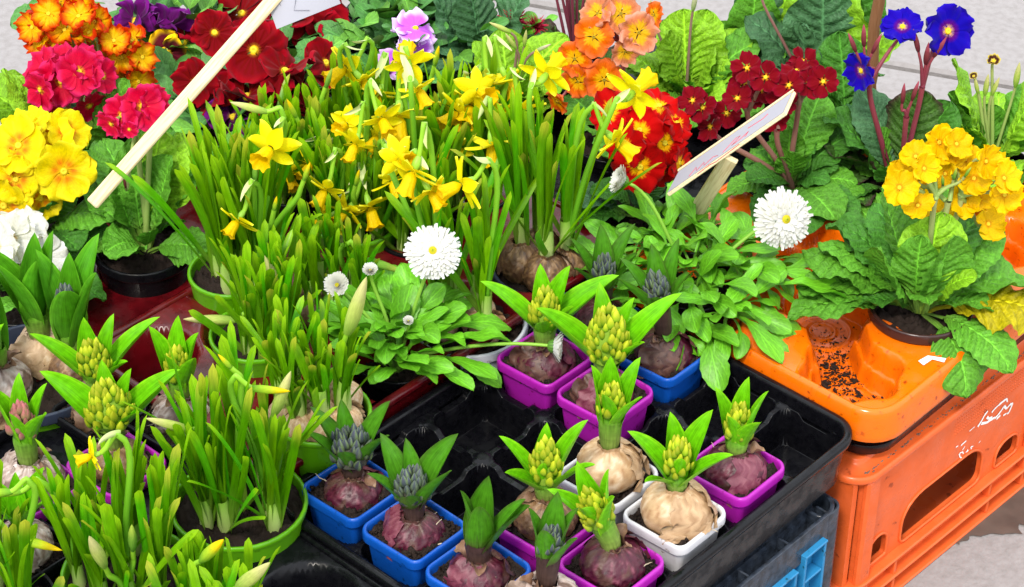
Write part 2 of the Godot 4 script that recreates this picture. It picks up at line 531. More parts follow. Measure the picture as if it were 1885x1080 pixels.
func make_leaves() -> void:
	# each kind: a handful of shapes, told apart by size, bend, twist and tone
	rng.seed = 5
	var list := []
	for i in 16:
		var worn := i % 5 == 4
		list.append(leaf({"kind": 0, "size": 0.15, "wide": rnd(0.0058, 0.0098), "bend": rnd(0.0, 0.42), "power": rnd(1.5, 3.0), "twist": rnd(-0.7, 0.7), "cup": rnd(0.2, 0.5), "lie": rnd(-0.18, 0.18),
			"base": Color(0.26, 0.44, 0.055), "body": shades(Color(0.135 + rnd(-0.06, 0.08), 0.52, 0.006), rnd(0.55, 1.15)), "tip": Color(0.55, 0.58, 0.05) if worn else Color(0.36, 0.66, 0.015), "nu": 4, "nv": 24}, mats.strap_leaf, i))
	meshes.strap = list
	for style in [["lime", Color(0.17, 0.44, 0.02), Color(0.145, 0.51, 0.007), Color(0.24, 0.63, 0.013)], ["dark", Color(0.075, 0.03, 0.03), Color(0.075, 0.27, 0.014), Color(0.07, 0.17, 0.02)],
			["plain", Color(0.10, 0.30, 0.02), Color(0.08, 0.32, 0.012), Color(0.13, 0.42, 0.02)]]:
		list = []
		for i in 7:
			list.append(leaf({"kind": 1, "size": 0.068, "wide": rnd(0.0215, 0.0265), "bend": rnd(-0.12, 0.42), "power": 1.8, "twist": rnd(-0.2, 0.2), "cup": rnd(0.5, 0.8), "lie": rnd(-0.15, 0.15),
				"base": style[1], "body": shades(style[2], rnd(0.88, 1.15)), "tip": style[3], "edge": shades(style[3], 1.15), "edge_w": 0.12, "nu": 8, "nv": 16}, mats.hyacinth_leaf, i))
		meshes["hyacinth_" + style[0]] = list
	# primroses: dark, mid, bright, bluish, and one with purple edges
	for style in [["dark", Color(0.2, 0.36, 0.06), Color(0.098, 0.35, 0.040)], ["mid", Color(0.36, 0.58, 0.10), Color(0.18, 0.55, 0.046)], ["bright", Color(0.46, 0.68, 0.08), Color(0.36, 0.76, 0.035)],
			["blue", Color(0.2, 0.3, 0.13), Color(0.10, 0.27, 0.115)], ["purple", Color(0.2, 0.25, 0.05), Color(0.085, 0.22, 0.035)], ["yellow", Color(0.7, 0.62, 0.03), Color(0.8, 0.68, 0.01)]]:
		list = []
		for i in 9:      # the last three stand upright
			var bent := rnd(0.5, 1.5) if i < 6 else rnd(-0.1, 0.35)
			list.append(leaf({"kind": 2, "size": 0.095, "wide": rnd(0.045, 0.058), "bend": bent, "power": rnd(1.1, 1.8), "twist": rnd(-0.35, 0.35), "cup": rnd(-0.25, 0.4), "ripple": rnd(0.08, 0.22), "waves": rnd(2.0, 4.0),
				"quilt": rnd(0.05, 0.08), "veins": 11.0, "tooth": 0.05, "stalk": rnd(0.14, 0.3), "lie": rnd(-0.3, 0.3), "base": style[1], "body": shades(style[2], rnd(0.85, 1.2)),
				"edge": Color(0.11, 0.06, 0.06) if style[0] == "purple" else style[2], "edge_w": 0.4 if style[0] == "purple" else 0.0, "nu": 20, "nv": 56}, mats.primrose_leaf, i + 3))
		meshes["primrose_" + style[0]] = list
	list = []
	for i in 8:
		list.append(leaf({"kind": 3, "size": 0.078, "wide": rnd(0.017, 0.026), "bend": rnd(0.4, 1.5), "power": rnd(1.0, 1.7), "twist": rnd(-0.5, 0.5), "cup": rnd(-0.1, 0.5), "ripple": rnd(0.05, 0.25), "waves": rnd(1.5, 3.0),
			"quilt": 0.012, "veins": 5.0, "tooth": 0.10, "stalk": rnd(0.3, 0.48), "lie": rnd(-0.3, 0.3), "base": Color(0.24, 0.44, 0.07), "body": shades(Color(0.175, 0.56, 0.024), rnd(0.68, 1.15)), "tip": Color(0.18, 0.55, 0.025), "nu": 8, "nv": 22}, mats.daisy_leaf, i))
	meshes.daisy = list
	for style in [["", Color(0.10, 0.33, 0.066)], ["_pale", Color(0.18, 0.48, 0.06)]]:
		list = []
		for i in 7:
			list.append(leaf({"kind": 4, "size": 0.05, "wide": rnd(0.021, 0.029), "bend": rnd(0.3, 1.2), "power": rnd(1.0, 1.6), "twist": rnd(-0.4, 0.4), "cup": rnd(0.1, 0.5), "ripple": rnd(0.0, 0.15), "waves": 2.0,
				"quilt": 0.012, "veins": 4.0, "tooth": 0.14, "stalk": rnd(0.25, 0.4), "base": Color(0.14, 0.34, 0.07), "body": shades(style[1], rnd(0.8, 1.25)), "nu": 8, "nv": 18}, mats.pansy_leaf, i))
		meshes["pansy" + style[0]] = list
	list = []
	for i in 3:
		list.append(leaf({"kind": 1, "size": 0.03, "wide": rnd(0.007, 0.010), "bend": rnd(-0.3, 0.6), "power": 1.3, "twist": rnd(-1, 1), "cup": 0.6, "base": Color(0.35, 0.5, 0.12), "body": Color(0.5, 0.56, 0.24), "tip": Color(0.62, 0.55, 0.3), "nu": 4, "nv": 8}, mats.stem, i))
	meshes.spathe = list


# ---------------------------------------------------------------- flower pieces

# one petal of a flat flower that faces +z; y is the radius. s: span (rad), notch, dish, ruffle, and colour(r 0..1, off-centre 0..1)
func petal(radius: float, span: float, notch: float, dish: float, ruffle: float, colour: Callable, sd: int, material: Material, nu := 10, nv := 10) -> ArrayMesh:
	var at := func(u: float, v: float) -> Vector3:
		var s := u * 2.0 - 1.0
		var body := (0.45 + 0.55 * sin(minf(v / 0.55, 1.0) * PI / 2.0)) * sqrt(maxf(0.0, 1.0 - 0.80 * pow(maxf(0.0, (v - 0.55) / 0.45), 2.6)))
		var a := s * span * 0.56 * body
		var rr := radius * (0.08 + 0.92 * v)
		rr *= 1.0 - notch * exp(-s * s * 9.0) * pow(v, 6.0) - 0.05 * s * s * v
		rr *= 1.0 + ruffle * 0.022 * sin(s * 8.0 + sd) * pow(v, 5.0)
		var z := radius * (dish * v * v + ruffle * 0.16 * v * v * sin(s * 4.2 + sd * 1.7 + v * 2.0) + ruffle * 0.07 * v * sin(s * 11.0 + sd) + 0.05 * (1.0 - s * s) * v)
		return Vector3(sin(a) * rr, cos(a) * rr, z)
	var tint := func(u: float, v: float) -> Color: return colour.call(0.08 + 0.92 * v, absf(u * 2.0 - 1.0))
	return Shape.new().grid(nu, nv, at, tint).mesh(material)


func button(r: float, z: float, col: Color, rim_col: Color, material: Material) -> ArrayMesh:
	var at := func(u: float, v: float) -> Vector3:
		var q := (1.0 - v) * PI * 0.5
		return Vector3(cos(u * TAU) * r * sin(q), sin(u * TAU) * r * sin(q), z * (1.0 - 0.55 * exp(-pow(sin(q) / 0.3, 2.0))) * cos(q * 0.96))
	return Shape.new().grid(14, 7, at, func(_u: float, v: float) -> Color: return rim_col.lerp(col, smoothstep(0.1, 0.6, v)), true).mesh(material)


func make_flowers() -> void:
	rng.seed = 11
	# name: [petal colour function inputs] eye, star, main, edge, span, notch, dish, ruffle, petals, eye radius
	var styles := {
		"pink": [Color(0.80, 0.36, 0.005), 0.16, Color(0.60, 0.002, 0.040), Color(0.68, 0.016, 0.12), 1.35, 0.12, 0.12, 0.7, 6],
		"yellow": [Color(0.72, 0.17, 0.001), 0.34, Color(0.84, 0.66, 0.002), Color(0.86, 0.72, 0.01), 1.5, 0.10, 0.18, 0.8, 6],
		"white": [Color(0.8, 0.5, 0.05), 0.15, Color(0.74, 0.74, 0.72), Color(0.78, 0.78, 0.78), 1.45, 0.12, 0.15, 0.9, 6],
		"flame": [Color(0.84, 0.48, 0.003), 0.55, Color(0.80, 0.28, 0.002), Color(0.64, 0.036, 0.003), 1.4, 0.14, 0.25, 1.5, 6],
		"orange": [Color(0.80, 0.40, 0.002), 0.42, Color(0.74, 0.125, 0.002), Color(0.74, 0.155, 0.04), 1.45, 0.10, 0.08, 0.7, 5],
		"salmon": [Color(0.76, 0.42, 0.01), 0.46, Color(0.66, 0.21, 0.085), Color(0.72, 0.32, 0.22), 1.45, 0.12, 0.1, 1.1, 5],
		"red": [Color(0.78, 0.38, 0.003), 0.30, Color(0.40, 0.0008, 0.0015), Color(0.34, 0.0006, 0.0015), 1.45, 0.12, 0.05, 0.7, 6],
		"crimson": [Color(0.70, 0.30, 0.01), 0.15, Color(0.14, 0.001, 0.007), Color(0.17, 0.001, 0.012), 1.15, 0.05, 0.08, 0.8, 5],
		"blue": [Color(0.80, 0.40, 0.005), 0.13, Color(0.008, 0.0006, 0.26), Color(0.010, 0.0006, 0.29), 1.5, 0.14, 0.1, 0.9, 6],
		"gold": [Color(0.74, 0.30, 0.001), 0.20, Color(0.84, 0.52, 0.001), Color(0.86, 0.58, 0.002), 1.5, 0.08, 0.30, 0.9, 6],
		"laced": [Color(0.8, 0.6, 0.05), 0.3, Color(0.05, 0.008, 0.006), Color(0.7, 0.55, 0.1), 1.2, 0.15, 0.3, 0.5, 6],
	}
	for k in styles:
		var s: Array = styles[k]
		var list := []
		for i in 4:
			var tone := rnd(0.9, 1.08)
			var jag := rnd(0.5, 1.5)
			var colour := func(r: float, off: float) -> Color:
				var eye_r: float = s[1] * (1.0 + 0.35 * jag * (0.6 - off)) + 0.05 * sin(off * 17.0 + i)
				var cc := (s[2] as Color).lerp(s[3], smoothstep(0.72, 1.0, r + 0.12 * off))
				cc = Color(cc.r * tone, cc.g * tone, cc.b * tone)
				if k == "flame": cc = cc.lerp(s[3], 0.5 * smoothstep(0.3, 1.0, r) * absf(sin(off * 9.0 + i * 2.0)))
				if k == "yellow":
					var ray := exp(-pow((r - 0.28) / 0.15, 2.0)) * (0.5 + 0.5 * exp(-off * off * 4.0))
					return cc.lerp(s[0], clampf(ray, 0, 1))
				if k == "blue": cc = cc.lerp(Color(0.10, 0.0, 0.06), exp(-pow((r - 0.30) / 0.06, 2.0)))
				return (s[0] as Color).lerp(cc, smoothstep(eye_r - 0.04, eye_r + 0.05, r))
			list.append(petal(1.0, s[4], s[5], s[6] + rnd(-0.08, 0.08), s[7], colour, i * 3 + 1, mats.velvet if k in ["red", "crimson", "blue"] else mats.petal))
		meshes["petal_" + k] = list
		meshes["count_" + k] = s[8]
	meshes.eye = button(0.13, 0.10, Color(0.9, 0.72, 0.04), Color(0.85, 0.5, 0.01), mats.petal)
	meshes.dark_eye = button(0.10, 0.06, Color(0.35, 0.25, 0.02), Color(0.85, 0.5, 0.01), mats.petal)
	# calyx: a ribbed green tube behind a primrose flower, along -z
	for k in [["calyx", Color(0.2, 0.38, 0.07), Color(0.3, 0.48, 0.1)], ["calyx_purple", Color(0.14, 0.02, 0.035), Color(0.22, 0.045, 0.06)]]:
		var at := func(u: float, v: float) -> Vector3:
			var r := lerpf(0.07, 0.20, pow(sin(v * PI * 0.62), 0.8)) * (1.0 + 0.12 * absf(sin(u * PI * 5.0)))
			return Vector3(cos(u * TAU) * r, sin(u * TAU) * r, -0.62 + 0.62 * v)
		meshes[k[0]] = Shape.new().grid(20, 6, at, func(u: float, _v: float) -> Color: return (k[1] as Color).lerp(k[2], absf(sin(u * PI * 5.0))), true).mesh(mats.stem)
	# closed bud along +y, 1 long
	for k in [["bud_green", Color(0.12, 0.34, 0.03), Color(0.22, 0.46, 0.05), Color(0.45, 0.6, 0.08)], ["bud_yellow", Color(0.16, 0.40, 0.03), Color(0.42, 0.62, 0.03), Color(0.92, 0.66, 0.004)],
			["bud_pale", Color(0.28, 0.48, 0.06), Color(0.52, 0.62, 0.14), Color(0.62, 0.6, 0.25)], ["bud_purple", Color(0.13, 0.02, 0.03), Color(0.24, 0.05, 0.06), Color(0.42, 0.08, 0.12)],
			["bud_cream", Color(0.3, 0.45, 0.12), Color(0.5, 0.56, 0.3), Color(0.75, 0.6, 0.5)]]:
		var at := func(u: float, v: float) -> Vector3:
			var r := 0.10 * pow(maxf(0.0, sin(PI * (0.14 + 0.86 * pow(v, 0.85)))), 0.75) * (1.0 + 0.10 * sin(u * TAU * 3.0 + v * 2.0))
			return Vector3(cos(u * TAU) * r, v, sin(u * TAU) * r)
		meshes[k[0]] = Shape.new().grid(12, 12, at, func(_u: float, v: float) -> Color: return (k[1] as Color).lerp(k[2], smoothstep(0.0, 0.5, v)).lerp(k[3], smoothstep(0.45, 0.85, v)), true).mesh(mats.petal)
	# daffodil: six tepals and a trumpet, unit = tepal length
	var tepals := []
	for i in 4:
		var lean := rnd(-0.15, 0.35)
		var roll := rnd(-0.4, 0.4)
		var at := func(u: float, v: float) -> Vector3:
			var s := u * 2.0 - 1.0
			var w := 0.31 * pow(maxf(0.0, sin(PI * (0.14 + 0.86 * pow(v, 0.95)))), 0.7)
			return Vector3(s * w, 0.10 + v * 0.95, lean * v * v + 0.12 * s * s * (1.0 if i % 2 else -0.6) + roll * s * w * v + 0.03 * (1.0 - absf(s)))
		tepals.append(Shape.new().grid(6, 9, at, func(u: float, v: float) -> Color: return Color(0.88, 0.73 + 0.06 * v, 0.006).lerp(Color(0.88, 0.84, 0.10), 0.5 * smoothstep(0.8, 1.0, v)), false).mesh(mats.petal))
	meshes.tepal = tepals
	var coronas := []
	for i in 3:
		var at := func(u: float, v: float) -> Vector3:
			var a := u * TAU
			var r := minf(v * 4.0, 1.0) * lerpf(0.20, 0.31, pow(v, 0.8)) + 0.10 * pow(v, 7.0) + 0.05 * pow(v, 4.0) * sin(a * 7.0 + i) + 0.012 * sin(a * 12.0)
			return Vector3(cos(a) * r, sin(a) * r, v * 1.05 + 0.05 * pow(v, 5.0) * sin(a * 5.0 + i * 2.0))
		coronas.append(Shape.new().grid(36, 10, at, func(_u: float, v: float) -> Color: return Color(0.88, 0.67, 0.003).lerp(Color(0.88, 0.55, 0.002), v), true).mesh(mats.petal))
	meshes.corona = coronas
	var ov := func(u: float, v: float) -> Vector3:
		var r := 0.10 + 0.06 * sin(v * PI)
		return Vector3(cos(u * TAU) * r, sin(u * TAU) * r, -0.5 + 0.55 * v)
	meshes.ovary = Shape.new().grid(10, 6, ov, func(_u: float, _v: float) -> Color: return Color(0.25, 0.48, 0.04), true).mesh(mats.stem)
	# hyacinth florets along +y, 1 long
	for k in [["yellow", Color(0.13, 0.30, 0.012), Color(0.40, 0.43, 0.018)], ["slate", Color(0.035, 0.045, 0.04), Color(0.055, 0.06, 0.09)], ["pink", Color(0.26, 0.22, 0.10), Color(0.36, 0.11, 0.12)]]:
		var list := []
		for i in 5:
			var tone := rnd(0.75, 1.25)
			var at := func(u: float, v: float) -> Vector3:
				var r := 0.25 * pow(maxf(0.0, sin(PI * (0.10 + 0.90 * pow(v, 0.72)))), 0.85) * (1.0 + 0.13 * cos(u * TAU * 3.0 + i))
				return Vector3(cos(u * TAU) * r, v, sin(u * TAU) * r)
			list.append(Shape.new().grid(9, 8, at, func(u: float, v: float) -> Color:
				var cc := shades((k[1] as Color).lerp(k[2], smoothstep(0.1, 0.9, v)), tone)
				return cc.lerp(Color(0.24, 0.36, 0.08), 0.45 * maxf(0.0, cos(u * TAU * 3.0 + i)) if k[0] == "slate" else 0.0), true).mesh(mats.floret))
		meshes["floret_" + k[0]] = list
	# daisy heads: rays in several layers, unit = radius, facing +z; open 1 flat, 0 closed
	for k in [["open", 1.0, 6], ["half", 0.25, 6]]:
		var sh := Shape.new()
		for layer in int(k[2]):
			var count := 56 - layer * 7
			for q in count:
				var a := (q + rnd(-0.4, 0.4)) / count * TAU + layer * 0.07
				var l := (1.0 - 0.13 * layer) * rnd(0.91, 1.05)
				var up: float = lerpf(0.95 + 0.12 * layer, 0.04 + 0.13 * layer, k[1]) + rnd(-0.09, 0.09)
				var wd := 0.074 * rnd(0.85, 1.15)
				var droop: float = rnd(0.05, 0.22) * k[1]
				var f := func(u: float, v: float) -> Vector3:
					var s := u * 2.0 - 1.0
					var w := wd * (0.45 + 0.55 * sin(minf(v * 1.5, 1.0) * PI / 2.0)) * (1.0 if v < 0.9 else 0.55)
					var rad := 0.12 + l * 0.88 * v * cos(up)
					var z := 0.05 * layer + l * 0.88 * v * sin(up) - droop * v * v + 0.02 * s * s
					return Vector3(cos(a) * rad - sin(a) * s * w, sin(a) * rad + cos(a) * s * w, z)
				sh.grid(2, 4, f, func(_u: float, v: float) -> Color: return Color(0.74, 0.74, 0.75))
		meshes["rays_" + k[0]] = sh.mesh(mats.petal)
	var shr := Shape.new()
	for q in 120:
		var a := rnd(0, TAU)
		var el := rnd(0.1, 1.3)
		var d := Vector3(cos(a) * cos(el), sin(a) * cos(el), sin(el))
		var l := rnd(0.6, 1.0)
		shr.tube([d * 0.15, d * 0.5 * l + Vector3(0, 0, 0.05), d * l], [0.035, 0.04, 0.015], 5, [Color(0.4, 0.01, 0.04), Color(0.72, 0.03, 0.10)])
	meshes.rays_red = shr.mesh(mats.petal)
	var disc := func(u: float, v: float) -> Vector3:
		var r := 0.14 * (1.0 - v)
		return Vector3(cos(u * TAU) * r, sin(u * TAU) * r, 0.30 + 0.09 * v + 0.015 * sin(u * 40.0) * sin(v * 30.0))
	meshes.disc = Shape.new().grid(20, 8, disc, func(_u: float, v: float) -> Color: return Color(0.75, 0.6, 0.02).lerp(Color(0.4, 0.5, 0.04), v), true).mesh(mats.petal)
	var cup := func(u: float, v: float) -> Vector3:
		var r := 0.06 + 0.30 * sin(v * PI * 0.5) * (1.0 + 0.06 * absf(sin(u * PI * 13.0)))
		return Vector3(cos(u * TAU) * r, sin(u * TAU) * r, -0.12 + 0.42 * v * v)
	meshes.daisy_cup = Shape.new().grid(26, 7, cup, func(u: float, v: float) -> Color: return Color(0.10, 0.26, 0.03).lerp(Color(0.035, 0.07, 0.02), absf(sin(u * PI * 13.0)) * v), true).mesh(mats.stem)
	# pansy petals: back pair, side pair, lip; unit = radius
	for k in [["wine", Color(0.15, 0.001, 0.004), Color(0.05, 0.001, 0.003), Color(0.25, 0.0015, 0.008)], ["violet", Color(0.45, 0.10, 0.62), Color(0.30, 0.05, 0.5), Color(0.7, 0.5, 0.85)], ["purple", Color(0.06, 0.002, 0.06), Color(0.03, 0.001, 0.03), Color(0.13, 0.006, 0.15)],
			["amber", Color(0.12, 0.01, 0.02), Color(0.06, 0.004, 0.01), Color(0.9, 0.55, 0.005)]]:
		var list := []
		for i in 4:
			var colour := func(r: float, off: float) -> Color:
				var cc := (k[1] as Color).lerp(k[2], 0.6 * absf(sin(off * 13.0)) * (1.0 - r)).lerp(k[3], smoothstep(0.7, 1.0, r + 0.15 * off))
				return Color(0.85, 0.5, 0.01).lerp(cc, smoothstep(0.10, 0.17, r))
			list.append(petal(1.0, [1.9, 1.7, 2.1, 1.8][i], 0.03, [0.1, -0.15, 0.3, 0.0][i], [0.8, 1.0, 0.7, 1.2][i], colour, i * 5 + 2, mats.velvet, 16, 12))
		meshes["pansy_" + k[0]] = list


# ---------------------------------------------------------------- bulbs, soil, pots

func bulb_mesh(kind: String, sd: int) -> ArrayMesh:
	var nz := FastNoiseLite.new()
	nz.seed = sd
	nz.frequency = 1.0
	nz.fractal_octaves = 3
	var at := func(u: float, v: float) -> Vector3:
		var a := u * TAU
		var q := v * 1.16
		var r := 0.0
		var y := 0.0
		if q < 1.0:
			var ang := lerpf(-1.5, 1.22, q)
			r = cos(ang)
			y = sin(ang) * (0.92 if ang < 0.0 else 0.86)
		else:
			r = 0.345 + 0.03 * sin(a * 5.0)
			y = 0.807 + 0.9 * (q - 1.0)
		var x := Vector3(cos(a), 0, sin(a))
		var d := 0.05 * nz.get_noise_3d(x.x * 1.6, q * 1.4, x.z * 1.6) + 0.012 * nz.get_noise_3d(x.x * 5.0, q * 6.0, x.z * 5.0)
		if kind != "tan": d += 0.09 * (0.3 - absf(nz.get_noise_3d(x.x * 3.0 + 7.0, q * 7.0, x.z * 3.0))) + 0.02 * nz.get_noise_3d(x.x * 8.0, q * 9.0, x.z * 8.0)
		return x * (r * (1.0 + d * 1.4) if r > 0.02 else r) + Vector3(0, y + 0.04 * nz.get_noise_3d(x.x * 5.0, q * 4.0, x.z * 5.0), 0)
	var tint := func(u: float, v: float) -> Color:
		var x := Vector3(cos(u * TAU), 0, sin(u * TAU))
		var k := nz.get_noise_3d(x.x * 3.0 + 3.0, v * 7.0, x.z * 3.0) * 1.5 + nz.get_noise_3d(x.x * 9.0, v * 2.0, x.z * 9.0) * 0.35
		var big := nz.get_noise_3d(x.x * 1.3, v * 2.2 + 4.0, x.z * 1.3) * 1.8
		match kind:
			"purple":
				var cc := Color(0.075, 0.008, 0.024).lerp(Color(0.23, 0.065, 0.10), smoothstep(0.2, 1.0, k)).lerp(Color(0.03, 0.007, 0.012), smoothstep(0.1, 0.9, -k))
				return cc.lerp(Color(0.10, 0.055, 0.04), 0.8 * smoothstep(0.15, 0.6, big) + 0.7 * smoothstep(0.78, 0.9, v)).lerp(Color(0.06, 0.04, 0.03), smoothstep(0.22, 0.05, v))
			"tan":
				var cc := Color(0.60, 0.42, 0.24).lerp(Color(0.76, 0.62, 0.44), smoothstep(0.0, 0.8, k)).lerp(Color(0.40, 0.23, 0.11), smoothstep(0.1, 0.9, -k))
				return cc.lerp(Color(0.42, 0.26, 0.13), 0.7 * smoothstep(0.25, 0.6, big) + 0.6 * smoothstep(0.78, 0.9, v))
			"pale":
				var cc := Color(0.52, 0.42, 0.38).lerp(Color(0.7, 0.64, 0.62), smoothstep(0.0, 0.8, k)).lerp(Color(0.26, 0.17, 0.13), smoothstep(0.0, 0.7, -k))
				return cc.lerp(Color(0.16, 0.10, 0.08), smoothstep(0.1, 0.5, big))
		var cc := Color(0.21, 0.12, 0.055).lerp(Color(0.40, 0.26, 0.14), smoothstep(0.0, 0.8, k)).lerp(Color(0.09, 0.05, 0.035), smoothstep(0.0, 0.8, -k))
		return cc.lerp(Color(0.12, 0.065, 0.035), smoothstep(0.1, 0.6, big))
	return Shape.new().grid(64, 44, at, tint, true).mesh(mats.bulb_skin)


func peel_mesh(c0: Color, c1: Color, sd: int) -> ArrayMesh:
	var nz := FastNoiseLite.new()
	nz.seed = sd
	nz.frequency = 1.0
	nz.fractal_octaves = 3
	var at := func(u: float, v: float) -> Vector3:
		var a := u * (1.5 + 0.3 * nz.get_noise_1d(v * 5.0)) + 0.25 * nz.get_noise_1d(v * 7.0 + 9.0)
		var el := lerpf(-0.35 + 0.25 * nz.get_noise_1d(u * 6.0), 1.12 + 0.1 * nz.get_noise_1d(u * 8.0 + 3.0), v)
		var r := 1.035 + 0.24 * pow(u, 5.0) + 0.16 * pow(1.0 - v, 6.0) + 0.035 * nz.get_noise_2d(u * 4.0, v * 5.0)
		return Vector3(cos(a) * cos(el), sin(el) * 0.9, sin(a) * cos(el)) * r
	var tint := func(u: float, v: float) -> Color:
		return c0.lerp(c1, clampf(0.5 + 0.9 * nz.get_noise_2d(u * 5.0, v * 2.5), 0, 1))
	return Shape.new().grid(16, 14, at, tint).mesh(mats.bulb_skin)


func soil_mesh(hx: float, hz: float, r: float, sd: int, lump := 0.009) -> ArrayMesh:
	var at := func(u: float, v: float) -> Vector3:
		var a := u * TAU
		var d := Vector2(cos(a), sin(a))
		var far := minf(hx / maxf(absf(d.x), 1e-4), hz / maxf(absf(d.y), 1e-4))
		if r >= hx - 0.001: far = hx
		var p := d * far * (1.0 - v)
		if r < hx - 0.001:
			p.x = clampf(p.x, -hx + 0.001, hx - 0.001)
		var k := 7000.0 if hx < 0.5 else 360.0
		var h := lump * (noise.get_noise_3d(p.x * k, p.y * k, sd * 50.0) + 0.8 * noise.get_noise_3d(p.x * k * 3.0, p.y * k * 3.0, sd * 50.0) + 0.4 * v)
		return Vector3(p.x, h, p.y)
	return Shape.new().grid(64, 22, at, null, true).mesh(mats.soil)


func crumbs_mesh(hx: float, count: int, sd: int) -> ArrayMesh:
	var sh := Shape.new()
	rng.seed = sd
	for k in count:
		var p := Vector3(rnd(-hx, hx), rnd(0.0, 0.004), rnd(-hx, hx))
		var r := rnd(0.0007, 0.0024)
		var s := [rnd(0.6, 1.3), rnd(0.6, 1.3), rnd(0.6, 1.3), rnd(0, 6)]
		sh.grid(5, 3, func(u: float, v: float) -> Vector3:
			var q := v * PI
			return p + Vector3(cos(u * TAU + s[3]) * sin(q) * s[0], cos(q) * s[1], sin(u * TAU + s[3]) * sin(q) * s[2]) * r * (1.0 + 0.3 * sin(u * 11.0 + k)), null, true)
	return sh.mesh(mats.soil)


func root_mesh(sd: int) -> ArrayMesh:
	rng.seed = sd
	var p := Vector3.ZERO
	var d := Vector3(1, 0.3, 0).rotated(Vector3.UP, rnd(0, TAU))
	var pts := []
	for k in 8:
		pts.append(p)
		d = (d + Vector3(rnd(-0.7, 0.7), rnd(-0.5, 0.35), rnd(-0.7, 0.7))).normalized()
		p += d * 0.003
	return Shape.new().tube(pts, [0.0006, 0.0007, 0.0007, 0.0006, 0.0005, 0.0005, 0.0004, 0.0003], 5).mesh(mats.root)


func make_pots() -> void:
	# small square pot, ribbed below a rolled rim; its rim is at y = 0
	var half := 0.0378
	for k in ["blue", "magenta", "white", "black"]:
		var sh := Shape.new().ring(half, half, 0.012, [[-0.0105, -0.060], [-0.0100, -0.061], [-0.0075, -0.040], [-0.0050, -0.018], [-0.0047, -0.0150], [-0.0045, -0.0125], [-0.0008, -0.0118], [0.0, -0.0105], [0.0, -0.0035], [-0.0006, -0.0012], [-0.0022, 0.0], [-0.0040, -0.0012], [-0.0046, -0.004], [-0.0060, -0.020]], 7, null, func(q: Vector3) -> Vector3: return Vector3(noise.get_noise_3d(q.x * 900.0, 0, q.z * 900.0), 0.6 * noise.get_noise_3d(q.x * 1500.0, 9.0, q.z * 1500.0), noise.get_noise_3d(q.x * 900.0, 50.0, q.z * 900.0)) * 0.0032)
		meshes["pot_" + k] = sh.mesh(mats[k + "_plastic"])
	meshes.soil_square = [soil_mesh(0.0325, 0.0325, 0.01, 1), soil_mesh(0.0325, 0.0325, 0.01, 2), soil_mesh(0.0325, 0.0325, 0.01, 3)]
	meshes.soil_round = [soil_mesh(1.0, 1.0, 1.0, 4, 0.16), soil_mesh(1.0, 1.0, 1.0, 5, 0.16)]
	meshes.crumbs = [crumbs_mesh(0.031, 260, 7), crumbs_mesh(0.031, 260, 8)]
	meshes.roots = [root_mesh(1), root_mesh(2), root_mesh(3), root_mesh(4)]
	for k in ["purple", "tan", "pale", "brown"]:
		meshes["bulb_" + k] = [bulb_mesh(k, 3), bulb_mesh(k, 8)]
	var sheaths := []
	for i in 2:
		sheaths.append(Shape.new().tube([Vector3.ZERO, Vector3(0, 0.012, 0), Vector3(0, 0.026, 0), Vector3(0.001, 0.038, 0)], [0.0062, 0.0066, 0.0058, 0.0050], 10, [Color(0.50, 0.56, 0.22), Color(0.24, 0.46, 0.05)]).mesh(mats.stem))
	meshes.sheath = sheaths
	rng.seed = 77
	var flaps := []
	for i in 3:
		flaps.append(leaf({"kind": 1, "size": 0.03, "wide": 0.026, "bend": rnd(0.6, 1.6), "power": 0.8, "twist": rnd(-0.6, 0.6), "cup": 0.7, "ripple": 0.3, "waves": 2.0, "quilt": 0.06, "veins": 5.0, "base": Color(0.08, 0.04, 0.03), "body": Color(0.2, 0.11, 0.07), "tip": Color(0.34, 0.22, 0.12), "nu": 8, "nv": 10}, mats.stem, i))
	meshes.flap = flaps
	meshes.peel_purple = [peel_mesh(Color(0.085, 0.008, 0.026), Color(0.20, 0.045, 0.075), 1), peel_mesh(Color(0.05, 0.018, 0.018), Color(0.15, 0.075, 0.055), 2), peel_mesh(Color(0.13, 0.014, 0.042), Color(0.26, 0.09, 0.12), 3)]
	meshes.peel_tan = [peel_mesh(Color(0.36, 0.22, 0.11), Color(0.62, 0.44, 0.26), 4), peel_mesh(Color(0.5, 0.34, 0.18), Color(0.7, 0.54, 0.36), 5), peel_mesh(Color(0.42, 0.27, 0.14), Color(0.66, 0.48, 0.3), 6)]
	meshes.peel_brown = [peel_mesh(Color(0.10, 0.05, 0.03), Color(0.30, 0.19, 0.11), 7), peel_mesh(Color(0.16, 0.09, 0.05), Color(0.36, 0.24, 0.14), 8), peel_mesh(Color(0.08, 0.045, 0.03), Color(0.24, 0.15, 0.09), 9)]
	meshes.peel_pale = [peel_mesh(Color(0.2, 0.13, 0.10), Color(0.5, 0.42, 0.38), 10), peel_mesh(Color(0.3, 0.22, 0.18), Color(0.58, 0.5, 0.46), 11), peel_mesh(Color(0.12, 0.07, 0.05), Color(0.36, 0.27, 0.22), 12)]


